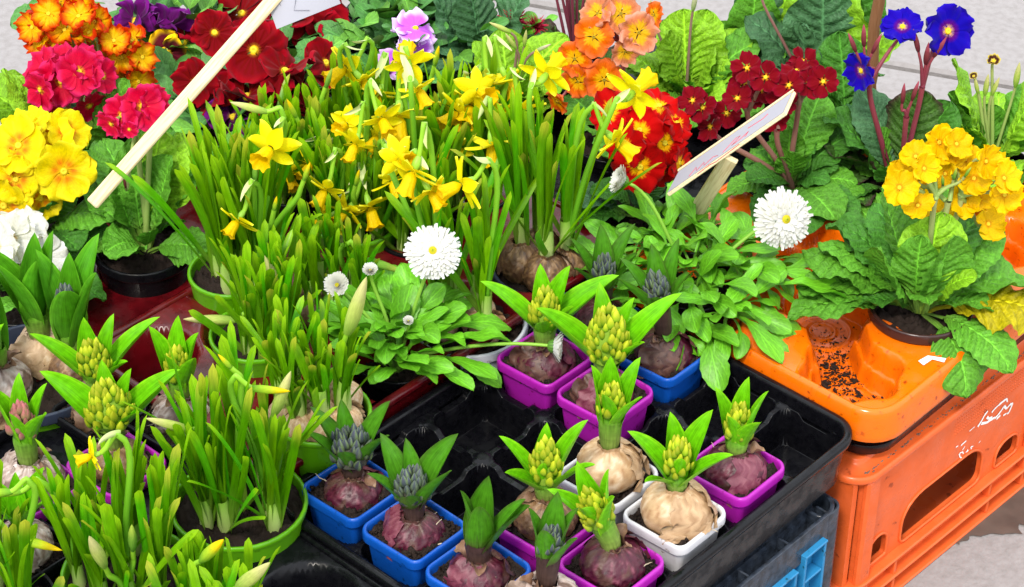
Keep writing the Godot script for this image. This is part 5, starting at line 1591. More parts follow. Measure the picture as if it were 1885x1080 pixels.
	daffodil(Vector3(-0.2934, 0.0300, -0.0028), 0.046, 0.09, "lime", [[-0.35, -0.45], [0.5, -0.4], [0.1, 0.0], [-0.05, 0.45], [0.6, 0.35], [0.1, -0.7], [0.7, -0.05], [-0.3, -0.1]], Vector2(0.135, 0.19), 9, [[Vector3(-0.2753, 0.1265, 0.0422), "flower", Vector3(-0.5000, -0.5000, 0.6000), 0.022], [Vector3(-0.2390, 0.1378, 0.0422), "bud_yellow", Vector3(0.2000, 0.9000, 0.2000), 0.022], [Vector3(-0.2401, 0.1964, 0.0172), "flower", Vector3(-0.3500, -0.0500, 0.9000), 0.03], [Vector3(-0.2479, 0.2126, -0.0228), "bud_pale", Vector3(-0.9000, 0.3500, 0.1000), 0.04], [Vector3(-0.2086, 0.1639, 0.0272), "bud_yellow", Vector3(0.3000, 0.9000, 0.1000), 0.026], [Vector3(-0.2591, 0.1571, 0.0172), "bud_green", Vector3(0.1000, 0.9500, 0.1000), 0.03]], "daffodils in the lime pot standing beside the wet dark red ridge", 1, {})
	daffodil(Vector3(-0.2588, 0.0300, 0.1038), 0.047, 0.09, "lime", [[-0.15, -0.4], [0.5, -0.4], [0.2, 0.0], [-0.1, 0.45], [0.6, 0.35], [0.2, -0.65], [0.7, -0.05], [0.25, 0.6]], Vector2(0.085, 0.125), 8, [[Vector3(-0.2778, 0.0593, 0.1238), "bud_pale", Vector3(-1.0000, 0.1200, 0.1000), 0.052], [Vector3(-0.2281, 0.0646, 0.1038), "bud_pale", Vector3(-0.2500, 0.9500, 0.0000), 0.065]], "daffodils in the lime pot with one long bud pointing left", 2, {})
	daffodil(Vector3(-0.1856, 0.0300, 0.2279), 0.049, 0.09, "lime", [[-0.5, -0.3], [0.45, -0.4], [0.0, 0.0], [-0.35, 0.5], [0.5, 0.35], [0.0, -0.65], [-0.72, 0.1], [0.1, 0.55]], Vector2(0.07, 0.105), 7, [[Vector3(-0.1550, 0.1268, 0.2279), "bud_pale", Vector3(0.3000, 0.9500, 0.0000), 0.07], [Vector3(-0.2129, 0.0618, 0.2579), "bud_pale", Vector3(-0.2000, 0.9500, 0.1000), 0.03]], "daffodils with one tall pale bud in the lime pot behind the left blue pot", 3, {"bulb": "tan", "bulb_r": 0.016})
	daffodil(Vector3(-0.1694, 0.0250, -0.0990), 0.045, 0.085, "lime", [[-0.5, -0.3], [0.45, -0.4], [0.0, 0.0], [-0.35, 0.5], [0.5, 0.35], [0.0, -0.65], [-0.72, 0.1], [0.1, 0.55]], Vector2(0.095, 0.13), 9, [[Vector3(-0.1914, 0.0616, -0.0540), "flower", Vector3(-0.7500, -0.2500, 0.6000), 0.024], [Vector3(-0.1737, 0.0707, -0.0540), "flower", Vector3(-0.6000, -0.4000, 0.6000), 0.022], [Vector3(-0.1505, 0.0756, -0.0540), "flower", Vector3(0.2500, -0.6500, 0.6000), 0.026], [Vector3(-0.1738, 0.1422, -0.1090), "flower", Vector3(-0.5000, 0.2000, 0.8000), 0.02], [Vector3(-0.1458, 0.1076, -0.0990), "flower", Vector3(0.5500, -0.2500, 0.7000), 0.027], [Vector3(-0.1628, 0.1451, -0.0690), "flower", Vector3(-0.3000, -0.6000, 0.6000), 0.022], [Vector3(-0.1262, 0.1122, -0.0490), "flower", Vector3(0.3000, -0.7000, 0.5000), 0.022], [Vector3(-0.1634, 0.1054, -0.0490), "bud_yellow", Vector3(0.2000, 0.9000, 0.2000), 0.026], [Vector3(-0.1369, 0.1703, -0.0790), "flower", Vector3(0.4000, -0.4000, 0.8000), 0.024], [Vector3(-0.1938, 0.1088, -0.0390), "flower", Vector3(-0.4000, -0.6000, 0.6000), 0.022]], "daffodils in the half hidden lime pot with two nodding flowers low in front", 4, {})
	daffodil(Vector3(0.0336, 0.0000, -0.0504), 0.056, 0.075, "navy", [[-0.38, 0.0], [-0.05, -0.45], [0.45, 0.1], [0.05, 0.38]], Vector2(0.13, 0.185), 9, [[Vector3(0.0347, 0.2263, -0.0704), "flower", Vector3(0.5000, 0.2500, -0.7500), 0.028], [Vector3(0.1229, 0.2179, -0.0504), "flower", Vector3(0.5500, 0.1500, -0.7000), 0.03], [Vector3(0.1040, 0.1750, -0.0304), "flower", Vector3(0.7500, -0.5500, 0.3000), 0.026], [Vector3(-0.0213, 0.1442, -0.0704), "flower", Vector3(0.0500, -0.7500, 0.4500), 0.027]], "daffodils growing from three big brown bulbs in the dark pot", 5, {"bulb": "brown", "bulb_r": 0.024, "lip": true})
	daffodil(Vector3(-0.0455, 0.0000, 0.0451), 0.062, 0.07, "grey", [[-0.25, -0.35], [0.15, -0.2], [-0.5, 0.15], [0.3, 0.25]], Vector2(0.11, 0.165), 7, [[Vector3(-0.0484, 0.1844, 0.0651), "flower", Vector3(-0.9000, -0.2000, 0.4000), 0.028], [Vector3(-0.0962, 0.2012, 0.0651), "flower", Vector3(-0.3500, -0.7500, 0.5000), 0.03], [Vector3(-0.1113, 0.2019, 0.0451), "flower", Vector3(0.5000, 0.3000, 0.7000), 0.024], [Vector3(-0.0818, 0.1767, 0.0651), "flower", Vector3(0.5000, -0.6000, 0.5000), 0.022]], "daffodils in the pale grey pot with brown flaking bulbs", 6, {"bulb": "tan", "bulb_r": 0.019, "lip": true})
	daffodil(Vector3(-0.1021, 0.0100, -0.0998), 0.046, 0.08, "black", [[-0.5, -0.3], [0.45, -0.4], [0.0, 0.0], [-0.35, 0.5], [0.5, 0.35], [0.0, -0.65], [-0.72, 0.1], [0.1, 0.55]], Vector2(0.11, 0.155), 9, [[Vector3(-0.1392, 0.1332, -0.0998), "flower", Vector3(-0.6000, -0.3000, 0.7000), 0.024], [Vector3(-0.1182, 0.1617, -0.0998), "flower", Vector3(0.0000, -0.8000, 0.5000), 0.029], [Vector3(-0.1075, 0.2153, -0.1098), "flower", Vector3(-0.1000, 0.3500, -0.9000), 0.027], [Vector3(-0.0986, 0.1938, -0.0998), "flower", Vector3(0.4000, -0.7000, 0.4000), 0.022]], "daffodils in the middle of the clump with one flower hanging straight down", 7, {})
	daffodil(Vector3(-0.2574, 0.0000, 0.3251), 0.064, 0.09, "lime", [[-0.5, -0.3], [0.3, -0.5], [-0.45, 0.3], [0.45, 0.1], [0.0, -0.05], [0.55, 0.4], [-0.1, -0.6], [-0.15, 0.4]], Vector2(0.1, 0.175), 8, [[Vector3(-0.2547, 0.1537, 0.3151), "bud_yellow", Vector3(-0.5000, 0.8500, 0.1000), 0.022], [Vector3(-0.2352, 0.1377, 0.3251), "bud_yellow", Vector3(1.0000, 0.0600, 0.2000), 0.038], [Vector3(-0.2960, 0.0886, 0.3251), "bud_pale", Vector3(-0.9000, 0.4000, 0.1000), 0.045], [Vector3(-0.2173, 0.1082, 0.3251), "bud_pale", Vector3(0.3500, 0.9500, 0.0000), 0.055]], "daffodils in the big lime pot at the front with white bulb bases showing", 8, {})
	daffodil(Vector3(-0.3498, 0.0000, 0.4190), 0.06, 0.09, "lime", [[-0.5, -0.3], [0.45, -0.4], [0.0, 0.0], [-0.35, 0.5], [0.5, 0.35], [0.0, -0.65], [-0.72, 0.1], [0.1, 0.55]], Vector2(0.095, 0.15), 8, [[Vector3(-0.3656, 0.1387, 0.4190), "flower", Vector3(-0.9000, -0.1500, 0.3000), 0.016], [Vector3(-0.3580, 0.0547, 0.4690), "bud_pale", Vector3(-0.1000, 0.9500, 0.3000), 0.055], [Vector3(-0.4338, 0.0961, 0.4190), "bud_yellow", Vector3(-1.0000, 0.0500, 0.2000), 0.035], [Vector3(-0.3353, 0.0554, 0.4490), "bud_green", Vector3(0.1000, 0.9500, 0.2000), 0.04]], "daffodils fanning leftward from the lime pot at the bottom left", 9, {})
	daffodil(Vector3(-0.4665, -0.0100, 0.4506), 0.055, 0.08, "black", [[-0.4, -0.2], [0.4, -0.1], [0.0, 0.4], [-0.1, -0.6], [-0.5, 0.4], [0.55, 0.4]], Vector2(0.1, 0.16), 7, [[Vector3(-0.4365, 0.0701, 0.4506), "bud_yellow", Vector3(0.9500, -0.1500, 0.2000), 0.045], [Vector3(-0.4341, 0.1245, 0.4506), "bud_yellow", Vector3(-1.0000, 0.0500, 0.2000), 0.04]], "daffodils cut off by the bottom left corner", 10, {})
	daffodil(Vector3(-0.2601, 0.0000, 0.4979), 0.055, 0.08, "lime", [[-0.4, -0.2], [0.4, -0.1], [0.0, 0.4], [-0.1, -0.6], [-0.5, 0.4], [0.55, 0.4]], Vector2(0.07, 0.11), 7, [[Vector3(-0.2662, 0.0888, 0.4979), "bud_yellow", Vector3(0.4500, 0.7500, 0.3000), 0.05], [Vector3(-0.2335, 0.0760, 0.5179), "bud_pale", Vector3(0.5500, 0.8000, 0.3000), 0.06]], "daffodil shoots rising into view at the bottom edge before the big lime pot", 11, {})
	daffodil(Vector3(-0.2423, 0.0100, -0.1944), 0.046, 0.08, "black", [[-0.5, -0.3], [0.45, -0.4], [0.0, 0.0], [-0.35, 0.5], [0.5, 0.35], [0.0, -0.65], [-0.72, 0.1], [0.1, 0.55]], Vector2(0.09, 0.13), 9, [[Vector3(-0.2164, 0.0719, -0.1744), "bud_pale", Vector3(0.9000, 0.3500, 0.1000), 0.042], [Vector3(-0.2036, 0.1288, -0.2044), "bud_green", Vector3(0.3000, 0.9000, 0.0000), 0.028], [Vector3(-0.2340, 0.1157, -0.1644), "bud_yellow", Vector3(-0.3000, 0.9000, 0.1000), 0.028], [Vector3(-0.2174, 0.0690, -0.1444), "flower", Vector3(-0.5000, -0.4000, 0.7000), 0.024], [Vector3(-0.2449, 0.0547, -0.1444), "flower", Vector3(0.4000, -0.5000, 0.7000), 0.022], [Vector3(-0.1725, 0.1087, -0.1644), "flower", Vector3(-0.5000, 0.1000, 0.8000), 0.022]], "daffodil leaves rising just before the red pansies, with one bud leaning right", 12, {})
	daffodil(Vector3(-0.0471, 0.0100, -0.1836), 0.048, 0.08, "black", [[-0.5, -0.3], [0.45, -0.4], [0.0, 0.0], [-0.35, 0.5], [0.5, 0.35], [0.0, -0.65], [-0.72, 0.1], [0.1, 0.55]], Vector2(0.12, 0.165), 8, [[Vector3(-0.0437, 0.1336, -0.1636), "flower", Vector3(-0.3000, -0.4000, 0.8500), 0.031], [Vector3(-0.0267, 0.1486, -0.1836), "flower", Vector3(0.1000, -0.8000, 0.5500), 0.03], [Vector3(-0.0570, 0.1295, -0.1536), "flower", Vector3(-0.7000, -0.3000, 0.6000), 0.026], [Vector3(-0.0163, 0.1034, -0.1836), "flower", Vector3(0.5000, -0.6000, 0.6000), 0.024], [Vector3(-0.0363, 0.1570, -0.1536), "flower", Vector3(0.5000, 0.2000, 0.8000), 0.026], [Vector3(-0.0074, 0.1432, -0.2036), "flower", Vector3(0.4000, -0.7000, 0.4000), 0.024], [Vector3(-0.0661, 0.0942, -0.1436), "flower", Vector3(-0.4000, -0.4000, 0.8000), 0.026], [Vector3(0.0103, 0.1266, -0.1636), "flower", Vector3(0.3000, -0.6000, 0.6000), 0.024]], "daffodils with a tight bunch of four flowers high in the clump", 13, {})
	daffodil(Vector3(-0.1571, 0.0100, -0.2607), 0.046, 0.08, "black", [[-0.5, -0.3], [0.45, -0.4], [0.0, 0.0], [-0.35, 0.5], [0.5, 0.35], [0.0, -0.65], [-0.72, 0.1], [0.1, 0.55]], Vector2(0.095, 0.13), 7, [[Vector3(-0.1834, 0.1209, -0.2607), "flower", Vector3(-0.7500, -0.3000, 0.5500), 0.03], [Vector3(-0.1674, 0.1169, -0.2407), "flower", Vector3(0.6000, -0.6000, 0.4000), 0.024], [Vector3(-0.1469, 0.0992, -0.2407), "flower", Vector3(-0.2000, -0.7000, 0.5000), 0.022], [Vector3(-0.0864, 0.1223, -0.2607), "bud_yellow", Vector3(0.2000, 0.9500, 0.1000), 0.03], [Vector3(-0.0739, 0.1134, -0.2407), "bud_yellow", Vector3(0.3000, 0.9000, 0.1000), 0.03]], "daffodils at the back with two flowers before the wine-red petals", 14, {})
	daffodil(Vector3(-0.1827, 0.0100, 0.0321), 0.046, 0.08, "black", [[-0.4, -0.2], [0.4, -0.1], [0.0, 0.4], [-0.1, -0.6], [-0.5, 0.4], [0.55, 0.4]], Vector2(0.06, 0.095), 7, [[Vector3(-0.1510, 0.0675, 0.0321), "bud_green", Vector3(0.9500, -0.3000, 0.1000), 0.045]], "daffodils in a hidden black pot beside the smaller white daisy buds", 15, {"bulb": "brown", "bulb_r": 0.018})
	primrose(Vector3(-0.3967, 0.0120, -0.0697), 0.053, 0.075, "black", ["primrose_mid"], 8, 0.8, [[Vector3(-0.3850, 0.1768, -0.0897), "pink", 0.026, Vector3(0.2500, 0.4000, 0.8000)], [Vector3(-0.4071, 0.1654, -0.0897), "pink", 0.024, Vector3(-0.3500, 0.3000, 0.8000)], [Vector3(-0.3735, 0.1738, -0.0997), "pink", 0.022, Vector3(0.7000, 0.3000, 0.5000)], [Vector3(-0.4175, 0.1611, -0.0797), "pink", 0.018, Vector3(-0.6000, -0.2000, 0.7000)], [Vector3(-0.3975, 0.1608, -0.0697), "pink", 0.01, Vector3(0.0000, 0.2000, 0.9000)]], "crimson-pink primrose in the black pot with a big heart-shaped front leaf", 1, {"hubs": [Vector3(-0.3951, 0.1432, -0.0897), Vector3(-0.3798, 0.1547, -0.0897)], "leaves": [[105, 40, 0.92, "primrose_mid", 1, 0], [290, 12, 1.45, "primrose_bright", 6], [320, 20, 1.45, "primrose_bright", 7], [270, 16, 1.4, "primrose_mid", 8], [340, 14, 1.3, "primrose_mid", 7], [250, 10, 1.3, "primrose_mid", 8], [200, 14, 1.1, "primrose_mid", 6], [290, 12, 1.5, "primrose_mid", 2], [330, 20, 1.4, "primrose_mid", 3], [250, 18, 1.4, "primrose_mid", 0], [20, 50, 0.9, "primrose_mid", 4], [300, 30, 1.25, "primrose_bright", 5], [210, 28, 1.1, "primrose_mid", 1]], "buds": [[Vector3(-0.4043, 0.1015, -0.0497), "bud_purple", Vector3(0.0000, 1.0000, 0.2000), 0.016]], "steep": 20.0, "low": 50.0})
	primrose(Vector3(-0.4923, 0.0000, -0.2477), 0.05, 0.07, "black", ["primrose_mid", "primrose_bright"], 9, 0.9, [[Vector3(-0.5023, 0.1090, -0.2477), "pink", 0.029, Vector3(-0.1000, 0.3500, 0.9000)], [Vector3(-0.4809, 0.1218, -0.2477), "pink", 0.028, Vector3(0.3000, 0.5500, 0.7500)], [Vector3(-0.5240, 0.1185, -0.2577), "pink", 0.027, Vector3(-0.6000, 0.6000, 0.5000)], [Vector3(-0.4728, 0.1180, -0.2677), "pink", 0.026, Vector3(0.6000, 0.7000, 0.3000)], [Vector3(-0.5242, 0.1046, -0.2377), "pink", 0.025, Vector3(-0.6000, 0.0000, 0.8000)], [Vector3(-0.5027, 0.1216, -0.2677), "pink", 0.025, Vector3(0.0000, 0.9000, 0.3000)], [Vector3(-0.4787, 0.0643, -0.2677), "pink", 0.023, Vector3(0.5000, -0.3000, 0.7000)], [Vector3(-0.5073, 0.0570, -0.2677), "pink", 0.02, Vector3(-0.2000, -0.5000, 0.7000)], [Vector3(-0.4570, 0.1100, -0.2577), "pink", 0.022, Vector3(0.8000, 0.2000, 0.5000)]], "crimson-pink primrose with one dense ball of flowers at the left", 2, {"hubs": [Vector3(-0.5025, 0.0715, -0.2677), Vector3(-0.4880, 0.0643, -0.2677)], "stalk": [Color(0.3, 0.25, 0.12), Color(0.4, 0.22, 0.16)], "leaves": [[190, 26, 1.5, "primrose_bright", 6], [200, 40, 1.5, "primrose_bright", 2], [175, 50, 1.3, "primrose_mid", 3], [10, 30, 1.3, "primrose_mid", 7], [340, 22, 1.3, "primrose_mid", 8]]})
	primrose(Vector3(-0.4749, 0.0000, -0.3220), 0.05, 0.07, "black", ["primrose_dark", "primrose_blue"], 10, 0.9, [[Vector3(-0.5237, 0.1509, -0.3254), "flame", 0.021, Vector3(-0.0749, 0.3937, 0.4672)], [Vector3(-0.5067, 0.1325, -0.3207), "flame", 0.021, Vector3(-0.3076, 1.1181, 0.8653)], [Vector3(-0.5392, 0.1108, -0.3332), "flame", 0.021, Vector3(-0.6867, 0.5024, 0.9741)], [Vector3(-0.5199, 0.1075, -0.3266), "flame", 0.021, Vector3(-0.3449, 0.4867, 0.7346)], [Vector3(-0.4881, 0.1533, -0.3152), "flame", 0.021, Vector3(0.0419, 1.2553, 0.4506)], [Vector3(-0.4782, 0.1322, -0.3151), "flame", 0.021, Vector3(-0.2754, 0.4769, 0.1217)], [Vector3(-0.5475, 0.1258, -0.3382), "flame", 0.021, Vector3(-0.7087, 0.4153, 1.1137)], [Vector3(-0.5002, 0.1021, -0.3357), "flame", 0.021, Vector3(-0.2203, 0.2475, 0.9801)], [Vector3(-0.4727, 0.1029, -0.3404), "flame", 0.021, Vector3(-0.1331, 0.2139, 0.6319)], [Vector3(-0.4864, 0.1596, -0.3287), "flame", 0.021, Vector3(-0.3148, 0.4573, 0.8073)], [Vector3(-0.5133, 0.1560, -0.3411), "flame", 0.021, Vector3(-0.9128, 0.6270, 1.0827)], [Vector3(-0.4732, 0.1387, -0.3283), "flame", 0.021, Vector3(0.1721, 1.0123, 1.1124)], [Vector3(-0.4461, 0.0956, -0.3225), "flame", 0.02, Vector3(0.5165, 0.3889, 1.0358)], [Vector3(-0.4336, 0.1106, -0.3336), "flame", 0.02, Vector3(-0.3544, 0.5332, 0.2629)], [Vector3(-0.4530, 0.1176, -0.3217), "flame", 0.02, Vector3(0.3435, 1.0754, 0.7437)], [Vector3(-0.4234, 0.0946, -0.3242), "flame", 0.02, Vector3(0.7202, 0.5131, 0.8412)], [Vector3(-0.4457, 0.0623, -0.3412), "flame", 0.02, Vector3(0.1762, 0.4040, 0.9216)], [Vector3(-0.4311, 0.0612, -0.3252), "flame", 0.02, Vector3(0.7429, 0.4150, 1.0508)], [Vector3(-0.4613, 0.0849, -0.3342), "flame", 0.02, Vector3(-0.0099, 1.1975, 0.9345)], [Vector3(-0.4531, 0.0549, -0.3295), "flame", 0.02, Vector3(0.2793, 0.8821, 0.8687)]], "orange and yellow flame-edged primrose at the top left corner", 3, {"leaves": [[200, 40, 1.3, "primrose_blue", 1], [180, 55, 1.3, "primrose_dark", 2], [230, 20, 1.5, "primrose_blue", 3]]})
	primrose(Vector3(-0.5183, 0.0100, -0.0947), 0.052, 0.07, "black", ["primrose_mid", "primrose_dark"], 10, 1.0, [[Vector3(-0.4726, 0.1052, -0.0747), "yellow", 0.034, Vector3(0.2500, 0.4500, 0.8500)], [Vector3(-0.5388, 0.0682, -0.0647), "yellow", 0.035, Vector3(-0.1000, 0.3500, 0.9000)], [Vector3(-0.5211, 0.1242, -0.0947), "yellow", 0.033, Vector3(-0.2000, 0.7000, 0.6000)], [Vector3(-0.4947, 0.1180, -0.1147), "yellow", 0.03, Vector3(0.1000, 0.8000, 0.5000)], [Vector3(-0.4763, 0.1205, -0.1247), "yellow", 0.028, Vector3(0.5000, 0.7000, 0.4000)], [Vector3(-0.5084, 0.0883, -0.0947), "yellow", 0.028, Vector3(-0.2000, 0.5000, 0.8000)], [Vector3(-0.5016, 0.0704, -0.0747), "yellow", 0.026, Vector3(0.4000, 0.1000, 0.9000)], [Vector3(-0.5480, 0.0952, -0.0947), "yellow", 0.034, Vector3(-0.4000, 0.5000, 0.7000)], [Vector3(-0.4909, 0.1024, -0.1047), "yellow", 0.028, Vector3(0.3000, 0.7000, 0.6000)], [Vector3(-0.5143, 0.1274, -0.1247), "yellow", 0.028, Vector3(-0.2000, 0.9000, 0.2000)], [Vector3(-0.5244, 0.0948, -0.0747), "yellow", 0.028, Vector3(-0.1000, 0.6000, 0.8000)]], "big yellow primrose cut by the left edge", 4, {"leaves": [[40, 40, 1.1, "primrose_dark", 1], [20, 55, 1.0, "primrose_dark", 2], [60, 62, 0.9, "primrose_dark", 5], [320, 25, 1.2, "primrose_mid", 3], [10, 40, 1.2, "primrose_mid", 2], [200, 30, 1.5, "primrose_bright", 0], [190, 45, 1.4, "primrose_mid", 1]], "low": 60.0})
	primrose(Vector3(-0.5144, 0.0000, 0.0048), 0.05, 0.07, "black", ["primrose_dark", "primrose_mid"], 8, 0.8, [[Vector3(-0.5178, 0.0740, 0.0048), "white", 0.03, Vector3(-0.2000, 0.6000, 0.7000)], [Vector3(-0.4851, 0.0518, 0.0048), "white", 0.026, Vector3(0.3000, 0.5000, 0.8000)], [Vector3(-0.5316, 0.0708, 0.0148), "white", 0.03, Vector3(-0.4000, 0.5000, 0.7000)], [Vector3(-0.5088, 0.0701, -0.0152), "white", 0.026, Vector3(0.0000, 0.8000, 0.4000)]], "white primrose peeping out behind the large hyacinth leaves", 5, {"leaves": [[30, 70, 0.8, "primrose_dark", 1], [350, 62, 0.9, "primrose_dark", 2]]})
	primrose(Vector3(0.1183, 0.0000, -0.2988), 0.05, 0.07, "black", ["primrose_mid", "primrose_dark"], 9, 0.85, [[Vector3(0.0920, 0.1362, -0.2988), "orange", 0.0245, Vector3(-0.1500, 0.4500, 0.8500)], [Vector3(0.0711, 0.1078, -0.2988), "orange", 0.0235, Vector3(-0.3500, 0.4000, 0.8000)], [Vector3(0.1041, 0.0920, -0.2788), "orange", 0.0255, Vector3(0.1000, 0.3500, 0.9000)], [Vector3(0.0750, 0.0837, -0.2888), "orange", 0.022, Vector3(-0.6000, 0.2000, 0.7000)], [Vector3(0.1420, 0.1418, -0.2988), "salmon", 0.025, Vector3(0.3000, 0.4000, 0.8500)], [Vector3(0.1228, 0.1548, -0.3188), "salmon", 0.025, Vector3(0.0000, 0.6000, 0.7500)], [Vector3(0.1596, 0.1534, -0.3188), "orange", 0.017, Vector3(0.7000, 0.3000, 0.5000)], [Vector3(0.0965, 0.1548, -0.3188), "salmon", 0.022, Vector3(-0.3000, 0.7000, 0.5000)], [Vector3(0.0514, 0.0505, -0.2988), "orange", 0.018, Vector3(-0.6000, -0.3000, 0.6000)], [Vector3(0.1269, 0.1230, -0.2888), "salmon", 0.018, Vector3(0.2000, 0.2000, 0.9000)]], "orange primrose with a few salmon flowers at the top centre", 6, {"hubs": [Vector3(0.0918, 0.0870, -0.3188), Vector3(0.1284, 0.1122, -0.3188)], "stalk": [Color(0.2, 0.03, 0.05), Color(0.25, 0.06, 0.06)], "calyx": "calyx_purple", "dark_eye": true, "leaves": [[340, 20, 0.9, "primrose_dark", 1], [30, 35, 0.8, "primrose_dark", 2]]})
	primrose(Vector3(0.1403, 0.0000, -0.1555), 0.05, 0.07, "black", ["primrose_blue", "primrose_dark"], 8, 0.8, [[Vector3(0.1381, 0.1040, -0.1555), "red", 0.028, Vector3(-0.1000, 0.6000, 0.7500)], [Vector3(0.1658, 0.0878, -0.1555), "red", 0.028, Vector3(0.4000, 0.4500, 0.8000)], [Vector3(0.1389, 0.0700, -0.1355), "red", 0.032, Vector3(-0.0500, 0.3000, 0.9500)], [Vector3(0.1067, 0.1142, -0.1755), "red", 0.028, Vector3(-0.5000, 0.6000, 0.6000)], [Vector3(0.1603, 0.1163, -0.1855), "red", 0.028, Vector3(0.4000, 0.8000, 0.2000)], [Vector3(0.1793, 0.1016, -0.1755), "red", 0.024, Vector3(0.7000, 0.6000, 0.3000)], [Vector3(0.1222, 0.0895, -0.1455), "red", 0.026, Vector3(-0.5000, 0.3000, 0.8000)], [Vector3(0.1624, 0.0544, -0.1555), "red", 0.026, Vector3(0.5000, 0.0000, 0.8000)], [Vector3(0.1829, 0.0616, -0.1555), "red", 0.022, Vector3(0.8000, 0.1000, 0.5000)], [Vector3(0.1317, 0.1086, -0.1755), "red", 0.026, Vector3(-0.1000, 0.8000, 0.5000)]], "bright red primrose with yellow star centres behind the daisy plant", 7, {"leaves": [[180, 50, 0.9, "primrose_blue", 1], [150, 60, 0.9, "primrose_dark", 2], [200, 65, 1.0, "primrose_blue", 3]]})
	primrose(Vector3(0.3146, 0.0000, -0.2091), 0.05, 0.07, "black", ["primrose_dark", "primrose_mid"], 18, 0.85, [[Vector3(0.2090, 0.1066, -0.1974), "crimson", 0.0185, Vector3(-0.4596, 0.9272, 0.7261)], [Vector3(0.2377, 0.0910, -0.2108), "crimson", 0.0185, Vector3(-0.6930, 0.9387, 1.1603)], [Vector3(0.2191, 0.0792, -0.2014), "crimson", 0.0185, Vector3(-0.9899, 0.6556, 0.9031)], [Vector3(0.2556, 0.1252, -0.2193), "crimson", 0.0185, Vector3(-0.2486, 0.4948, 0.7679)], [Vector3(0.2656, 0.1089, -0.2195), "crimson", 0.0185, Vector3(-0.2193, 0.8599, 0.7050)], [Vector3(0.2459, 0.1214, -0.1928), "crimson", 0.0185, Vector3(-0.2305, 0.9465, 0.4938)], [Vector3(0.2746, 0.1503, -0.1898), "crimson", 0.0185, Vector3(-0.2368, 0.9092, 1.0824)], [Vector3(0.2993, 0.1457, -0.1805), "crimson", 0.0185, Vector3(-0.2559, 0.8376, 0.5611)], [Vector3(0.3224, 0.1447, -0.1865), "crimson", 0.0185, Vector3(0.2548, 0.9096, 1.1758)], [Vector3(0.2905, 0.0903, -0.2019), "crimson", 0.0185, Vector3(-0.3275, 0.5846, 0.5716)], [Vector3(0.3200, 0.1491, -0.2246), "crimson", 0.0185, Vector3(0.3624, 0.6425, 0.4617)], [Vector3(0.2556, 0.1529, -0.2046), "crimson", 0.0185, Vector3(-0.4179, 0.8878, 0.6520)], [Vector3(0.3363, 0.1492, -0.1827), "crimson", 0.0185, Vector3(-0.3146, 0.6597, 0.8058)], [Vector3(0.2949, 0.1206, -0.1897), "crimson", 0.0185, Vector3(-0.0439, 0.6773, 0.7635)], [Vector3(0.1985, 0.1111, -0.2048), "crimson", 0.0185, Vector3(-0.5202, 0.7780, 0.4807)], [Vector3(0.3093, 0.1485, -0.2063), "crimson", 0.0185, Vector3(-0.2340, 1.0779, 0.1396)], [Vector3(0.2740, 0.1168, -0.2182), "crimson", 0.0185, Vector3(0.2434, 0.7559, 0.5841)]], "dark crimson primrose with a long loose spray of small flowers", 8, {"hubs": [Vector3(0.2184, 0.0800, -0.2091), Vector3(0.2594, 0.0978, -0.2091), Vector3(0.3159, 0.1049, -0.2091), Vector3(0.2916, 0.0822, -0.1891)], "stalk": [Color(0.22, 0.12, 0.09), Color(0.26, 0.1, 0.09)], "calyx": "calyx_purple", "leaves": [[60, 55, 0.75, "primrose_mid", 1], [20, 50, 0.8, "primrose_mid", 2], [90, 58, 1.15, "primrose_dark", 4], [65, 62, 1.2, "primrose_dark", 3], [110, 60, 1.1, "primrose_dark", 5], [40, 66, 1.25, "primrose_mid", 2], [75, 50, 1.2, "primrose_mid", 0], [340, 58, 0.85, "primrose_dark", 3], [90, 64, 0.7, "primrose_dark", 4], [120, 60, 0.7, "primrose_dark", 5], [0, 70, 0.9, "primrose_purple", 0], [330, 35, 1.1, "primrose_dark", 2], [300, 20, 1.2, "primrose_mid", 1], [270, 15, 0.8, "primrose_mid", 0]]})
